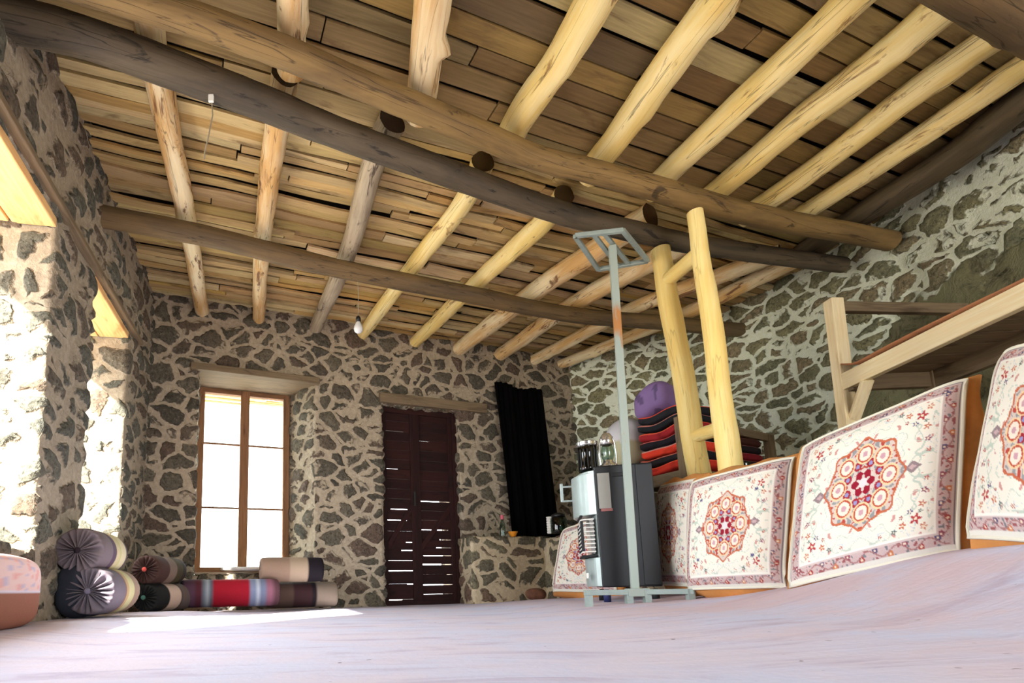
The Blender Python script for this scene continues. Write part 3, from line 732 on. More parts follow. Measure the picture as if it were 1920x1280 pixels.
def cushion(TL, TR, BL, BR, thick, label, seed, nu=130, nv=130, bulge=0.045, colf=None):
    TL, TR, BL, BR = map(Vector, (TL, TR, BL, BR))
    c = (TL+TR+BL+BR)/4
    nrm = (TR-TL).cross(BL-TL).normalized()     # points away from the viewer for this winding
    if nrm.dot(c-CAM) < 0: nrm = -nrm
    base = (BL+BR)/2+nrm*thick/2
    root = thing('back_cushion', Vector((base.x, base.y, min(BL.z, BR.z))), label, 'cushion', 'carpet-faced back cushions along the platform')
    def off(u, v): a, b = 2*u-1, 2*v-1; return bulge*(1-a**4)*(1-b**4)-0.02*(a**8+b**8)+0.006*mn.noise(Vector((u*4, v*4, seed)))
    vs, cs = [], []
    for j in range(nv+1):
        for i in range(nu+1):
            u, v = i/nu, j/nv; vs.append(bil(TL, TR, BL, BR, u, v)-nrm*off(u, v)); cs.append((colf or rug_col)(2*u-1, 1-2*v, seed))
    fs = [(j*(nu+1)+i, (j+1)*(nu+1)+i, (j+1)*(nu+1)+i+1, j*(nu+1)+i+1) for j in range(nv) for i in range(nu)]
    MB().add(vs, fs, cs).build('carpet_face', M_RUGFACE, root, smooth=True)
    # side band and back: rounded puffy wrap
    per = [(i/20, 0) for i in range(20)]+[(1, i/20) for i in range(20)]+[(1-i/20, 1) for i in range(20)]+[(0, 1-i/20) for i in range(20)]
    vs, fs = [], []; R = 9
    for r in range(R+1):
        t = r/R
        for (u, v) in per:
            p = bil(TL, TR, BL, BR, u, v); d = (p-c); d -= nrm*d.dot(nrm); d.normalize()
            puff = 0.05*sin(pi*t)*(1+0.5*mn.noise(Vector((u*5, v*5+seed, t*2))))-0.004
            sh = 0.0 if t < 0.95 else -0.02
            vs.append(p-nrm*(off(u, v)-0.002)*(1-t)+nrm*thick*t+d*(puff+sh))
    q = len(per)
    fs = [(r*q+i, (r+1)*q+i, (r+1)*q+(i+1) % q, r*q+(i+1) % q) for r in range(R) for i in range(q)]
    vs.append(c+nrm*thick*1.1); fs += [(R*q+i, len(vs)-1, R*q+(i+1) % q) for i in range(q)]
    MB().add(vs, fs).build('side_band', M_BROWN, root, smooth=True)
    # piping round the face
    pp = [bil(TL, TR, BL, BR, u, v)-nrm*(off(u, v)) for u, v in per]; pp.append(pp[0])
    MB().tube(pp, 0.007, 6, cap=False, col=lin((232, 226, 206))).build('piping', M_FAB, root, smooth=True)
    return root
cushion(aty(1290, 902, 3.02), aty(1479, 854, 2.52), aty(1281, 1103, 3.0), aty(1463, 1098, 2.48), 0.16, 'smaller-looking whole carpet-faced back cushion, second right of the heater, red medallion on cream', 1)
cushion(aty(1500, 832, 2.36), aty(1806, 702, 1.93), aty(1473, 1096, 2.3), aty(1790, 1024, 1.88), 0.17, 'middle carpet-faced back cushion, whole red medallion, broad brown side showing on its right', 2, 190, 190, 0.05)
cushion(aty(1866, 654, 1.80), aty(2130, 590, 1.45), aty(1797, 1000, 1.78), aty(2130, 1022, 1.42), 0.16, 'carpet-faced back cushion cut off by the right edge of the picture', 3, 150, 150, 0.04)
cushion(aty(1228, 912, 3.60), aty(1300, 897, 3.14), aty(1232, 1094, 3.56), aty(1296, 1098, 3.16), 0.12, 'pale carpet-faced back cushion half hidden between heater and the first whole cushion', 4, 70, 90, 0.03)
cushion(aty(1050, 992, 4.6), aty(1150, 960, 4.1), aty(1031, 1106, 4.55), aty(1150, 1108, 4.05), 0.14, 'carpet-faced back cushion mostly hidden behind the heater, against the stone ledge', 5, 70, 90, 0.03)

# ------------------------------------------------------------------ paraffin heater
AX = Vector((cos(radians(-17)), sin(radians(-17)), 0)); AY = Vector((-AX.y, AX.x, 0)); Z = Vector((0, 0, 1))
H0 = Vector((1.402, 3.40, 0))
hf = floor_z(1.5, 3.4)
ht = thing('heater', H0+AX*0.1+AY*0.2+Z*hf, 'dark grey heater with a curved silver front and grille, standing behind the metal pole', 'heater')
def hp(x, y, z): return H0+AX*x+AY*y+Z*z
W, D, ZB0, ZT0 = 0.345, 0.42, 0.145, 0.925
b_ = MB().box(hp(W/2, D/2, (ZB0+ZT0)/2), W/2, D/2, (ZT0-ZB0)/2, AX, AY, Z); b_.build('body', M_STOVE, ht, bevel=0.008)
MB().box(hp(0.245+0.05, -0.004, (ZB0+ZT0)/2), 0.048, 0.004, (ZT0-ZB0)/2-0.01, AX, AY, Z).build('side_panel', M_STOVE, ht, bevel=0.003)
MB().box(hp(0.055, -0.003, 0.76), 0.036, 0.003, 0.115, AX, AY, Z).build('rating_label', M_LABEL, ht)
MB().box(hp(0.062, -0.004, 0.635), 0.034, 0.003, 0.009, AX, AY, Z).build('label_stripe', M_LABELR, ht)
MB().box(hp(0.145, -0.002, 0.86), 0.04, 0.004, 0.013, AX, AY, Z).build('vent_slot', M_BLACK, ht, bevel=0.004)
# silver bowed front on the left (-AX) face, upper casing and lower door
def bow(z0, z1, dep, mat, nm, parent, y0=0.0, y1=D, base=0.0):
    prof = [(-(dep*sin(pi*t)**0.55)-base, y0+(y1-y0)*t) for t in [i/24 for i in range(25)]]
    vs = [hp(x, y, z) for z in (z0, z1) for x, y in prof]+[hp(0.01, y0, z0), hp(0.01, y1, z0), hp(0.01, y0, z1), hp(0.01, y1, z1)]
    n = 25; fs = [(i, i+1, n+i+1, n+i) for i in range(n-1)]
    fs += [tuple(list(range(n-1, -1, -1))+[2*n, 2*n+1]), tuple(list(range(n, 2*n))+[2*n+3, 2*n+2])]
    return MB().add(vs, fs).build(nm, mat, parent, bevel=0.004)
bow(0.61, 0.885, 0.13, M_SILV, 'front_casing', ht); bow(0.875, 0.90, 0.10, M_SILV, 'casing_rim', ht)
bow(0.15, 0.335, 0.075, M_SILV, 'tank_door', ht, 0.0, D)
bow(0.335, 0.61, 0.02, M_SILV, 'front_plate', ht)
gr = MB()
gx = -0.135
for (ya, yb, za, zb) in ((0.02, 0.30, 0.595, 0.615), (0.02, 0.30, 0.335, 0.355), (0.01, 0.03, 0.335, 0.615), (0.29, 0.31, 0.335, 0.615)):
    gr.box(hp(-0.045 if zb < 0.4 else -0.094, (ya+yb)/2, (za+zb)/2), 0.058 if zb < 0.4 else 0.009, (yb-ya)/2, (zb-za)/2*0.7, AX, AY, Z)
gr.build('grille_frame', M_BLACK, ht, bevel=0.004)
for k in range(9): MB().tube([hp(-0.02, -0.0, 0.372+k*0.026), hp(-0.07, 0.0, 0.372+k*0.026), hp(-0.098, 0.03, 0.372+k*0.026), hp(-0.098, 0.30, 0.372+k*0.026)], 0.004, 6).build('grille_bar', M_WHITEP, ht)
MB().box(hp(-0.035, 0.16, 0.475), 0.012, 0.15, 0.115, AX, AY, Z).build('reflector', M_CHROME, ht)
MB().box(hp(-0.078, 0.05, 0.22), 0.008, 0.012, 0.018, AX, AY, Z).build('knob', M_WHITEP, ht, bevel=0.004)
hd = MB(); 
for z in (0.74, 0.84): hd.bar(hp(-0.11, 0.22, z), hp(-0.20, 0.22, z), 0.02, 0.012)
hd.bar(hp(-0.195, 0.22, 0.735), hp(-0.195, 0.22, 0.865), 0.02, 0.014, up=AY); hd.build('handle', M_SILV, ht, bevel=0.003)
for (x, y) in ((0.03, 0.05), (0.31, 0.05), (0.03, 0.37), (0.31, 0.37)):
    MB().lathe(hp(x, y, hf-0.002), [(0, 0), (0.022, 0), (0.022, 0.05), (0.014, 0.08), (0, 0.08)], 16).build('foot', simple('blue caster', (34, 44, 92), 0.5) if x < 0.1 and y < 0.1 else M_STOVE, ht, smooth=True)

# metal stand: foot frames, pole, open square head
sr = aty(1190, 1095, 3.16); fz = floor_z(sr.x, sr.y)
stand = thing('metal_stand', Vector((sr.x, sr.y, fz)), 'tall grey rusty metal pole with an open rectangular head, standing in front of the heater', 'stand')
pt = aty(1148, 462, 3.16); pb = Vector((sr.x, sr.y, 0.135))
mb = MB().bar(pb, pt, 0.044, 0.044, up=Vector((0.3, 1, 0))); mb.build('pole', M_RUST, stand, bevel=0.003)
hz = pt.z+0.02
cor = [atz(*p, hz) for p in ((1078, 442), (1168, 432), (1215, 489), (1122, 505))]
mb = MB()
for i in range(4): mb.bar(cor[i], cor[(i+1) % 4], 0.026, 0.026)
mb.build('head_frame', M_GREYMETAL, stand, bevel=0.002)
for a, b in (((1112, 438), (1158, 497)), ((1132, 436), (1178, 494))):
    MB().bar(atz(*a, hz), atz(*b, hz), 0.024, 0.02).build('head_crossbar', M_GREYMETAL, stand)
for (pa, pb_) in (((1096, 1105), (1184, 1100)), ((1204, 1096), (1300, 1093))):
    a, b = aty(*pa, 3.12), aty(*pb_, 3.12 if pb_[0] < 1200 else 2.98); a.z = b.z = hf+0.062
    MB().bar(a, b, 0.04, 0.03).build('foot_rail', M_GREYMETAL, stand, bevel=0.002)
    d = (b-a).normalized()
    for q in (a+d*0.02, b-d*0.02):
        g = floor_z(q.x, q.y)-0.004
        MB().bar((q.x, q.y, g), (q.x, q.y, q.z+0.012), 0.036, 0.036).build('leg', M_GREYMETAL, stand)
a = aty(1184, 1100, 3.12); b = aty(1204, 1096, 3.12); a.z = b.z = hf+0.06
MB().bar(a-Vector((0.03, 0, 0)), b+Vector((0.03, 0, 0)), 0.05, 0.045).build('pole_socket', M_RUST, stand)

# things on the heater
def on_heater(px, y=3.5): p = aty(px, 872, y); return Vector((p.x, p.y, ZT0))
p = on_heater(1103, 3.56); jr = thing('glass_chimney', p, 'dark smoky glass lamp chimney with a silver rim, left one on top of the heater', 'lamp')
MB().lathe(p, [(0.0, 0.0), (0.062, 0.0), (0.064, 0.02), (0.058, 0.05), (0.06, 0.12), (0.062, 0.185), (0.058, 0.19), (0.054, 0.12), (0.05, 0.01), (0, 0.01)], 32).build('glass', M_SMOKE, jr, smooth=True)
mb = MB()
for k in range(16): a = 2*pi*k/16; mb.bar(p+Vector((0.061*cos(a), 0.061*sin(a), 0.01)), p+Vector((0.061*cos(a), 0.061*sin(a), 0.15)), 0.006, 0.006)
mb.build('guard_wires', M_SOCK, jr)
MB().lathe(p+Z*0.185, [(0.058, -0.012), (0.068, -0.01), (0.07, 0.0), (0.068, 0.01), (0.072, 0.014), (0.066, 0.02), (0.056, 0.018)], 32).build('rim', M_CHROME, jr, smooth=True)
p = on_heater(1141, 3.5); lr = thing('oil_lamp', p, 'shiny chrome oil lamp with a handle, right one on top of the heater', 'lamp')
MB().lathe(p, [(0, 0), (0.055, 0), (0.06, 0.012), (0.055, 0.03), (0.035, 0.045), (0.03, 0.06)], 28).build('tank', M_CHROME, lr, smooth=True)
MB().lathe(p, [(0.03, 0.06), (0.04, 0.09), (0.042, 0.13), (0.03, 0.17)], 24).build('globe', M_GLASS, lr, smooth=True)
MB().lathe(p, [(0.03, 0.165), (0.045, 0.175), (0.038, 0.2), (0.04, 0.22), (0.025, 0.245), (0.012, 0.25), (0, 0.25)], 24).build('cap', M_CHROME, lr, smooth=True)
mb = MB()
for k in (-1, 1): mb.tube([p+Vector((k*0.05, 0, 0.03)), p+Vector((k*0.056, 0, 0.1)), p+Vector((k*0.05, 0, 0.18)), p+Vector((k*0.04, 0, 0.21))], 0.007, 8)
mb.build('side_tubes', M_CHROME, lr, smooth=True)

# ------------------------------------------------------------------ things on the ledge
def bottle(p, label, h=0.15, cap=M_PINK, mat=M_GLASS, r=0.028, name='bottle'):
    t_ = thing(name, p, label, name.split('_')[-1])
    MB().lathe(p, [(0, 0), (r, 0), (r*1.05, 0.01), (r, h*0.6), (r*0.5, h*0.75), (r*0.42, h*0.85), (0, h*0.85)], 20).build('body', mat, t_, smooth=True)
    MB().lathe(p+Z*(h*0.83), [(0, 0), (r*0.6, 0), (r*0.6, h*0.2), (0, h*0.2)], 16).build('cap', cap, t_)
ZL = 0.645
p = aty(943, 1003, 5.22); p.z = ZL; bottle(p, 'clear bottle with a pink cap standing on the stone ledge', 0.21)
p = aty(962, 1003, 5.22); p.z = ZL; bo = MB().lathe(p, [(0, 0.002), (0.025, 0.002), (0.045, 0.045), (0.048, 0.05), (0.043, 0.05), (0.02, 0.008), (0, 0.008)], 24).build('bowl', M_ORANGE, smooth=True)
tag(bo, 'small orange plastic bowl on the stone ledge', 'bowl')
p = aty(1048, 990, 4.95); p.z = 0.645; jt = thing('glass_jar', p, 'greenish glass jar with a dark lid on the ledge, just left of the heater', 'jar')
MB().lathe(p, [(0, 0), (0.07, 0), (0.075, 0.02), (0.075, 0.13), (0.06, 0.15), (0, 0.15)], 24).build('body', glassy('green glass', (120, 150, 128)), jt, smooth=True)
MB().lathe(p+Z*0.15, [(0, 0), (0.062, 0), (0.062, 0.025), (0.03, 0.04), (0, 0.04)], 24).build('lid', M_SOCK, jt, smooth=True)
for k in range(7):
    p = aty(1031, 990, 4.98); p.z = 0.647+k*0.023
    o = MB().lathe(p, [(0, 0), (0.024, 0), (0.028, 0.014), (0.028, 0.019), (0.0, 0.019)], 18).build('tea_glass_saucer', M_WHITEP, smooth=True)
    tag(o, ['lowest', 'second from bottom', 'third from bottom', 'middle', 'third from top', 'second from top', 'topmost'][k]+' of the small white saucers stacked on the ledge left of the heater', 'saucer', 'saucers stacked on the ledge')
# brown stone on the floor
p = aty(1005, 1113, 4.75); z = floor_z(p.x, p.y)
o = MB().rbox((p.x, p.y, z+0.045), 0.085, 0.06, 0.055, p=2.3, wob=0.02, seed=4).build('loose_stone', simple('brown stone', (104, 66, 46), 0.85, var=0.4, sc=20), smooth=True)
tag(o, 'brown loose stone lying on the floor at the foot of the ledge', 'stone')

# ------------------------------------------------------------------ bolsters
def bolster(name, base, axis, L, r, bands, label, group, seed, pleat=0.10, button=None, squash=0.93):
    """gathered round cushion; base = centre of the near end; bands = [(upto fraction along the length, colour)]"""
    base = Vector(base); ax = Vector(axis).normalized(); root_p = base+ax*L/2; root_p.z = base.z-r*squash
    root = thing(name, root_p, label, 'bolster', group)
    side = Z.cross(ax).normalized(); up = ax.cross(side).normalized(); n = 96; vs, cs = [], []
    prof = []
    for i in range(12): t = i/11; prof.append((r*sin(t*pi/2)**0.8*0.98, -0.0-0.3*r*(sin(t*pi/2)*0-cos(t*pi/2)*0.0)+r*0.42*(1-cos(t*pi/2)**1.0)*0+r*0.45*(1-sqrt(max(0, 1-(t*0.98)**2.6))), 0))
    K = 26
    for i in range(1, K): prof.append((r, r*0.45+(L-r*0.9)*i/K, 1))
    for i in range(12): t = 1-i/11; prof.append((r*sin(t*pi/2)**0.8*0.98, L-r*0.45*(1-sqrt(max(0, 1-(t*0.98)**2.6))), 2))
    for (rr, y, kd) in prof:
        for k in range(n):
            a = 2*pi*k/n; q = rr
            g = 0.5+0.5*sin(a*21+1.5*sin(a*3+seed)+mn.noise(Vector((cos(a)*2, sin(a)*2, seed)))*4)
            yy = y
            f = rr/r
            if kd != 1: yy += (1 if kd == 0 else -1)*pleat*r*g*(1-f**3)*0.9*min(1, f*4)
            q *= 1+0.02*mn.noise(Vector((cos(a)*1.5+seed, sin(a)*1.5, y*8)))
            vs.append(base+ax*yy+side*q*cos(a)+up*q*sin(a)*squash)
            fr = y/L; c = bands[-1][1]
            for lim, cc in bands:
                if fr <= lim: c = cc; break
            c = lin(c)
            if kd != 1:
                sh = 1.0
                c = tuple(min(1, x*sh) for x in c)
            cs.append(c)
    m_ = len(prof)
    fs = [(i*n+k, i*n+(k+1) % n, (i+1)*n+(k+1) % n, (i+1)*n+k) for i in range(m_-1) for k in range(n)]
    MB().add(vs, fs, cs).build('cover', M_FAB, root, smooth=True)
    if button:
        MB().rbox(base+ax*0.004, 0.016, 0.016, 0.016, p=2, seg=6, colf=lambda l, P: lin(button)).build('button', M_FAB, root, smooth=True)
    return root
wd = Vector((-0.182, 0.983, 0))
G4 = 'striped bolsters stacked by the left wall'
lil = [(0.36, (112, 100, 104)), (0.48, (84, 68, 82)), (0.62, (188, 176, 138)), (0.66, (170, 176, 110)), (0.85, (196, 186, 150)), (1, (80, 66, 74))]
lil2 = [(0.40, (108, 100, 108)), (0.42, (128, 92, 76)), (0.52, (176, 150, 110)), (0.7, (190, 186, 140)), (1, (150, 128, 110))]
bolster('bolster', aty(144, 1031, 2.70), (-0.10, 0.99, 0), 0.38, 0.127, lil, 'upper of the two big lilac and cream striped bolsters stacked by the left wall', G4, 1, 0.42, (40, 30, 36))
c2_ = aty(163, 1108, 2.70); c2_.z = max(c2_.z, floor_z(c2_.x, c2_.y)+0.115)
bolster('bolster', c2_, (-0.08, 0.99, 0), 0.40, 0.130, lil2, 'lower of the two big lilac and cream striped bolsters, resting on the floor', G4, 2, 0.42, (110, 104, 120))
dk = [(0.38, (66, 44, 38)), (0.6, (112, 94, 82)), (0.8, (66, 58, 38)), (1, (50, 40, 34))]
dk2 = [(0.34, (30, 30, 28)), (0.60, (190, 168, 150)), (0.64, (70, 60, 56)), (1, (96, 84, 78))]
bolster('bolster', aty(270, 1067, 3.58), (0.12, 0.99, 0), 0.42, 0.104, dk, 'small dark brown bolster with a red button, top of the pair in the left corner', G4, 3, 0.3, (196, 80, 70))
bolster('bolster', aty(268, 1120, 3.60), (0.25, 0.97, 0), 0.46, 0.102, dk2, 'small cream-banded bolster with teal button, bottom of the pair in the left corner', G4, 4, 0.3, (70, 110, 96))
G5 = 'bolsters lying under the tall window'
rd = [(0.05, (48, 40, 50)), (0.16, (84, 58, 74)), (0.21, (84, 40, 50)), (0.26, (104, 114, 124)), (0.29, (150, 158, 164)), (0.33, (90, 98, 110)), (0.68, (150, 20, 38)), (0.74, (116, 126, 150)), (0.78, (170, 178, 190)), (0.84, (110, 118, 142)), (0.93, (140, 92, 108)), (1, (90, 60, 66))]
p = aty(336, 1113, 4.02); bolster('bolster', p, U, 0.74, 0.112, rd, 'bright red bolster with blue grey bands, on the floor under the tall window', G5, 5, 0.08)
p = aty(498, 1116, 4.42); bolster('bolster', p, U, 0.60, 0.112, [(0.35, (80, 62, 54)), (0.62, (54, 32, 34)), (0.68, (30, 22, 26)), (1, (130, 116, 102))], 'dark brown and black bolster with pale end, on the floor right of the red one', G5, 6, 0.08)
p = aty(486, 1068, 4.32); bolster('bolster', p, (0.96, 0.28, 0), 0.52, 0.108, [(0.45, (140, 116, 98)), (0.74, (160, 140, 118)), (1, (26, 20, 26))], 'beige bolster with a black end, lying on top of the dark brown one', G5, 7, 0.08)
p = on_far((ws0+ws1)/2-0.1, 0.335, 0.03)
o = MB().rbox(p+Z*0.018, 0.2, 0.09, 0.02, U, p=3, wob=0.012, seed=3, colf=lambda l, P: lin((226, 222, 216))).build('folded_cloth', M_FAB, smooth=True)
tag(o, 'white folded cloth lying on the sill of the tall window', 'cloth')
# dark navy soft block added in the gap by the wall
p = aty(100, 1108, 2.86); z = floor_z(p.x, p.y)
o = MB().rbox((left_x(2.9)+0.10, 2.86, z+0.15), 0.085, 0.17, 0.15, p=3, wob=0.02, seed=8, colf=lambda l, P: lin((44, 48, 58))).build('navy_block', M_FAB, smooth=True)
tag(o, 'dark navy soft block standing against the left wall behind the big striped bolsters', 'cushion')
# floor mattress by the left opening
def mcol(l, P):
    if l.z > 0.05:
        w_ = mn.noise(P*26); return lin((236, 178, 170)) if w_ > 0.25 else (lin((206, 190, 206)) if w_ < -0.3 else lin((238, 206, 200)))
    if l.z > -0.02: return lin((228, 220, 232))
    return lin((158, 104, 84))
c = Vector((-1.50, 1.55, 0)); z = 0.03
mt = MB().rbox((left_x(1.55)+0.05, 1.55, z+0.14), 0.12, 0.70, 0.14, ax=(0.983, 0.182, 0), p=6, seg=40, wob=0.01, seed=2, colf=mcol).build('floor_mattress', M_FAB, smooth=True)
tag(mt, 'thick seat mattress with pink flowered top and brown side at the far left edge', 'mattress')

# ------------------------------------------------------------------ pale posts
G6 = 'pale posts held apart by short rungs'
t1, t2 = atz(1238, 468, 2.44), atz(1303, 398, 2.44); bt1, bt2 = aty(1312, 893, 3.36), aty(1371, 880, 3.02)
bt1.z = bt2.z = 0.62
d1 = (aty(1312, 893, 3.36)-t1); d2 = (aty(1371, 880, 3.02)-t2)
bt1 = t1+d1*((t1.z-0.61)/-d1.z); bt2 = t2+d2*((t2.z-0.61)/-d2.z)
def plog(name, a, b, r0, r1, label, group, seed, amp=0.03, cat='post'):
    pts = wander(a, b, 14, amp, seed); n = len(pts)
    mb = MB().tube(pts, [r0+(r1-r0)*i/(n-1) for i in range(n)], 22, 0.06, seed, True, knots=[(0.9, 2.9, 0.012, 0.04), (1.4, 3.9, 0.01, 0.03), (0.5, 4.4, 0.01, 0.03)])
    return mb, pts
post_r = []
for (a, b, r0, r1, lb, sd_) in ((t1, bt1, 0.062, 0.070, 'left pale debarked log post, shorter looking, under the middle beam', 71), (t2, bt2, 0.046, 0.066, 'right pale debarked log post, reaching up to the near beam', 72)):
    mb, pts = plog('post', a, b, r0, r1, lb, G6, sd_)
    o = mb.build('log_post', M_POST, smooth=True); tag(o, lb, 'post', G6); post_r.append(pts)
def onp(pts, z):
    for i in range(len(pts)-1):
        if pts[i].z >= z >= pts[i+1].z: return pts[i].lerp(pts[i+1], (pts[i].z-z)/(pts[i].z-pts[i+1].z))
    return pts[-1]
for z1_r, z2_r, r, lb in ((2.20, 2.17, 0.048, 'short pale crosspiece near the top, joining the two pale posts'), (1.10, 1.06, 0.042, 'short rounded pale crosspiece low down between the two pale posts')):
    a, b = onp(post_r[0], z1_r), onp(post_r[1], z2_r); d = (b-a).normalized()
    mb = MB().tube([a-d*0.03+(b-a)*t for t in (0, 0.25, 0.5, 0.75, 1.05)], r, 18, 0.05, 9)
    o = mb.build('crosspiece', M_POST, smooth=True); tag(o, lb, 'crosspiece', 'crosspieces between the pale posts')

# ------------------------------------------------------------------ blanket rack and its load
RA, RB, RC = aty(1206, 900, 3.95), aty(1284, 880, 3.62), aty(1447, 870, 4.0)
ZR0 = 0.90
RA.z = RB.z = RC.z = ZR0; RD = RA+(RC-RB)
rk = thing('blanket_rack', Vector(((RA+RC)/2).to_tuple())*1.0-Z*(ZR0-0.62), 'low grey wooden rack holding the folded blankets behind the pale posts', 'rack')
for (a, b) in ((RA, RB), (RB, RC), (RC, RD), (RD, RA)): MB().bar(a, b, 0.05, 0.085).build('rail', M_LINTEL, rk, bevel=0.004)
for q, zt_ in ((RA, 1.0), (RB, 1.32), (RC, 1.28), (RD, 1.28)):
    MB().bar((q.x, q.y, 0.61), (q.x, q.y, zt_), 0.055, 0.055, up=RB-RA).build('leg', M_LINTEL, rk, bevel=0.004)
MB().bar(RC+Z*0.36, RB+Z*0.40, 0.03, 0.06).build('top_rail', M_LINTEL, rk, bevel=0.004)
mb = MB(); e1 = (RC-RB)
for k in range(7): f = (k+0.5)/7; mb.bar(RA+e1*f+Z*0.04, RB+e1*f+Z*0.04, e1.length/7-0.012, 0.015)
mb.build('slats', M_LINTEL, rk)
uA = (RB-RA).normalized(); vA = (RC-RB).normalized(); wAB = (RB-RA).length
z = ZR0+0.05
cols = [((206, 54, 38), (236, 92, 62)), ((34, 32, 36), (206, 110, 96)), ((226, 66, 44), (210, 150, 140)), ((30, 28, 34), (196, 92, 84)), ((150, 34, 40), (228, 96, 66)), ((28, 30, 34), (190, 120, 110)), ((34, 34, 38), (224, 80, 56))]
names = ['orange red', 'black', 'bright orange', 'black', 'dark red', 'black', 'black']
pos = ['lowest in the stack on the left of the rack', 'second from bottom in the stack on the left of the rack', 'third from bottom in the left stack', 'fourth from bottom in the left stack', 'fifth from bottom in the left stack', 'sixth from bottom in the left stack', 'topmost blanket, under the purple pillow']
L1 = RA.lerp(RB, 0.5)+vA*0.20
for k in range(7):
    h = 0.032 if k % 2 else 0.036
    def cf(l, P, c=cols[k]):
        if l.z > 0.45 and (abs(l.x) > 0.7 or abs(l.y) > 0.85): return lin(c[1])
        return lin(c[0]) if mn.noise(Vector((P.x*14, P.z*20, k))) > -0.3 else tuple(x*0.7 for x in lin(c[0]))
    def df(P, l, k=k): return P+Vector((0, 0, -0.022+0.034*(l.x**2)+0.006*sin(P.x*22+k)+0.004*sin(P.y*16+k*2)))
    o = MB().rbox(L1+Z*(z-ZR0+h+0.012), wAB/2+random.uniform(0.02, 0.05), 0.22+random.uniform(-0.01, 0.02), h, uA, vA, p=5, seg=18, wob=0.006, seed=k, colf=cf, deform=df).build('folded_blanket', M_FAB, smooth=True)
    tag(o, '%s folded blanket, %s' % (names[k], pos[k]), 'blanket', 'folded blankets on the rack')
    z += h*2-0.003
# purple pillow
pc = aty(1226, 768, 3.74)
o = MB().rbox(Vector((L1.x, L1.y, z+0.105))+vA*-0.13-uA*0.03, 0.17, 0.145, 0.108, uA, vA, p=3.4, seg=22, wob=0.045, seed=12, colf=lambda l, P: lin((128, 104, 150)) if mn.noise(P*12) < 0.35 else lin((92, 76, 112))).build('pillow', M_FAB, smooth=True)
tag(o, 'soft purple pillow on top of the folded blankets', 'pillow')
pc = aty(1172, 832, 4.15)
o = MB().rbox((pc.x+0.03, pc.y, pc.z+0.0), 0.20, 0.14, 0.20, (0.95, 0.3, 0), p=2.4, seg=20, wob=0.03, seed=14, colf=lambda l, P: lin((196, 196, 200)) if l.z > -0.1 else lin((176, 172, 140))).build('pillow', M_FAB, smooth=True)
tag(o, 'pale grey sack-like pillow behind the metal pole, left of the orange blankets', 'pillow')
o = MB().box((pc.x+0.04, pc.y+0.02, 0.735), 0.2, 0.15, 0.118).build('wooden_box', M_LINTEL, bevel=0.006); tag(o, 'low wooden box under the pale grey pillow, hidden behind the heater', 'box')
L2 = RB.lerp(RC, 0.66)+(RA-RB)*0.45; z = ZR0+0.05
for k in range(6):
    c = [(150, 30, 36), (40, 28, 32), (132, 34, 40), (36, 30, 34), (74, 40, 34), (90, 30, 34)][k]; h = 0.03
    def cf(l, P, c=c): return lin((206, 120, 110)) if (l.z > 0.6 and abs(l.y) > 0.7) else lin(c)
    o = MB().rbox(L2+Z*(z-ZR0+h+0.005), 0.31, 0.15, h, vA, p=5, seg=16, wob=0.008, seed=20+k, colf=cf).build('folded_blanket', M_FAB, smooth=True)
    tag(o, 'dark folded blanket, %s in the stack right of the pale posts' % ['lowest', 'second from bottom', 'third from bottom', 'fourth from bottom', 'fifth from bottom', 'topmost'][k], 'blanket', 'folded blankets on the rack')
    z += 2*h-0.002
p = aty(1394, 858, 3.1); p.z = 0.625
o = MB().lathe(p, [(0, 0.0), (0.035, 0.0), (0.037, 0.02), (0.037, 0.20), (0.03, 0.23), (0.033, 0.24), (0.028, 0.24), (0.03, 0.20), (0.032, 0.01), (0, 0.01)], 24).build('glass_vase', M_GLASS, smooth=True)
tag(o, 'tall clear glass just right of the right pale post', 'glass')

# ------------------------------------------------------------------ timber shelf on the right
XS = 2.90
sh = thing('timber_shelf', (3.1, 3.05, 0.62), 'pale timber shelf frame on posts beside the olive stone wall, orange sheet on top', 'shelf')
ptop = aty(1562, 562, 3.06); pbt = aty(1590, 790, 3.06)
P0 = Vector((2.83, 3.06, 0.61)); P1 = Vector((2.83, 3.06, ptop.z))
pa = aty(1590, 700, 3.06)
top = atz(1562, 562, 1.80); 
PX_ = aty(1570, 600, 3.06).x
dirp = (pbt-ptop)
lowp = ptop+dirp*((ptop.z-0.61)/-dirp.z)
MB().bar(lowp, ptop, 0.075, 0.065, up=Vector((0, 1, 0))).build('corner_post', M_SHELF, sh, bevel=0.004)
ra = aty(1592, 712, 3.00); zr = ra.z
rb = atz(1925, 552, zr)
dr_ = (rb-ra).normalized()
MB().bar(ra-dr_*0.03, rb+dr_*0.9, 0.04, 0.10).build('front_rail', M_SHELF, sh, bevel=0.004)
side = Vector((dr_.y*-1, dr_.x, 0)); side = side if side.x > 0 else -side
back = 0.46
MB().bar(ra+side*back+Z*-0.02+dr_*0.0, rb+side*back+Z*-0.02+dr_*0.9, 0.04, 0.10).build('back_rail', M_LINTEL, sh, bevel=0.004)
Ls = (rb-ra).length+0.9
for k in range(int(Ls/0.13)):
    q = ra+dr_*(0.065+k*0.13)+Z*0.035
    MB().bar(q+side*0.02, q+side*(back-0.02), 0.118, 0.02).build('shelf_board', M_LINTEL, sh)
MB().bar(ra+side*0.0-Z*0.02, ra+side*back-Z*0.02, 0.04, 0.09).build('end_rail', M_LINTEL, sh, bevel=0.004)
tr_a = ptop-Z*0.05+Vector((0.03, 0, 0)); tr_b = atz(1800, 580, tr_a.z)
MB().bar(tr_a, tr_a+(tr_b-tr_a)*1.05, 0.04, 0.065).build('top_crossbar', M_LINTEL, sh, bevel=0.004)
g1 = lowp+(ptop-lowp)*((zr-0.26-lowp.z)/(ptop.z-lowp.z))
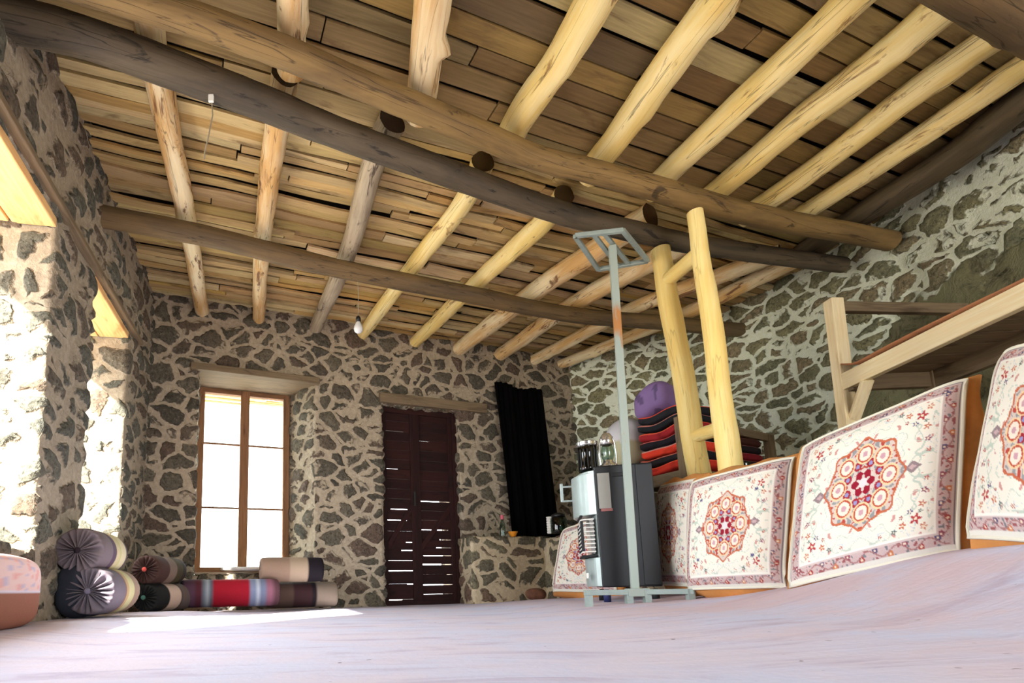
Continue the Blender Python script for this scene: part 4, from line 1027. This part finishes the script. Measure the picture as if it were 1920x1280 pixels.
MB().bar(g1+Vector((0.02, 0, 0)), ra+dr_*0.12-Z*0.05, 0.06, 0.022).build('corner_brace', M_SHELF, sh, bevel=0.003)
pb2 = rb+dr_*0.8; MB().bar((pb2.x, pb2.y, 0.61), pb2+Z*0.4, 0.07, 0.07).build('corner_post', M_SHELF, sh, bevel=0.004)
pb3 = ra+side*back; MB().bar((pb3.x, pb3.y, 0.61), pb3+Z*0.05, 0.06, 0.06).build('corner_post', M_LINTEL, sh, bevel=0.004)
# thin sheet lying on the shelf, curling over the near end
mb = MB(); nu, nv = 60, 10; vs = []
for i in range(nu+1):
    for j in range(nv+1):
        s_ = i/nu*(Ls-0.02)-0.02; v = j/nv*(back+0.02)-0.02
        zz_ = 0.056+0.006+0.008*sin(s_*4.2)*(1 if j < 4 else 0.3)+(0.03*(1-s_/0.12)**2 if s_ < 0.12 else 0)
        vs.append(ra+dr_*s_+side*v+Z*zz_)
mb.add(vs, [(i*(nv+1)+j, (i+1)*(nv+1)+j, (i+1)*(nv+1)+j+1, i*(nv+1)+j+1) for i in range(nu) for j in range(nv)])
o = mb.build('shelf_sheet', simple('orange brown sheet', (176, 118, 78), 0.7, var=0.15), smooth=True)
sd = o.modifiers.new('thickness', 'SOLIDIFY'); sd.thickness = 0.008; sd.offset = 1
tag(o, 'thin orange brown sheet lying along the top of the timber shelf, corner curling up', 'sheet')

# ------------------------------------------------------------------ light bulb and string
bp = atz(674, 512, ZB); bz = aty(672, 603, bp.y)
lb = thing('light_bulb', Vector((bz.x, bz.y, bz.z-0.06)), 'white light bulb hanging by a thin cord from the far beam, not lit', 'light bulb')
c = aty(672, 616, bp.y)
MB().lathe(c-Z*0.036, [(0, 0), (0.016, 0.003), (0.03, 0.016), (0.035, 0.034), (0.031, 0.055), (0.02, 0.078), (0.014, 0.092), (0, 0.092)], 24).build('bulb', M_BULB, lb, smooth=True)
MB().lathe(c+Z*0.052, [(0, 0), (0.018, 0), (0.019, 0.03), (0.012, 0.045), (0, 0.045)], 18).build('socket', M_SOCK, lb, smooth=True)
MB().tube([c+Z*0.09, c+Z*0.14+Vector((0.002, 0, 0)), Vector((c.x+0.002, c.y, ZB-0.03))], 0.0028, 6).build('cord', M_WIRE, lb)
a = atz(397, 190, 2.42); b = aty(383, 298, a.y)
ct = thing('dangling_string', b, 'thin pale cord dangling from a small white hook on the middle beam', 'cord')
MB().tube([a, aty(399, 215, a.y), aty(391, 255, a.y), aty(384, 285, a.y), b], 0.003, 6).build('string', M_WIRE, ct)
MB().box(a+Vector((0, -0.01, 0.005)), 0.012, 0.006, 0.018).build('hook', M_WHITEP, ct, bevel=0.002)
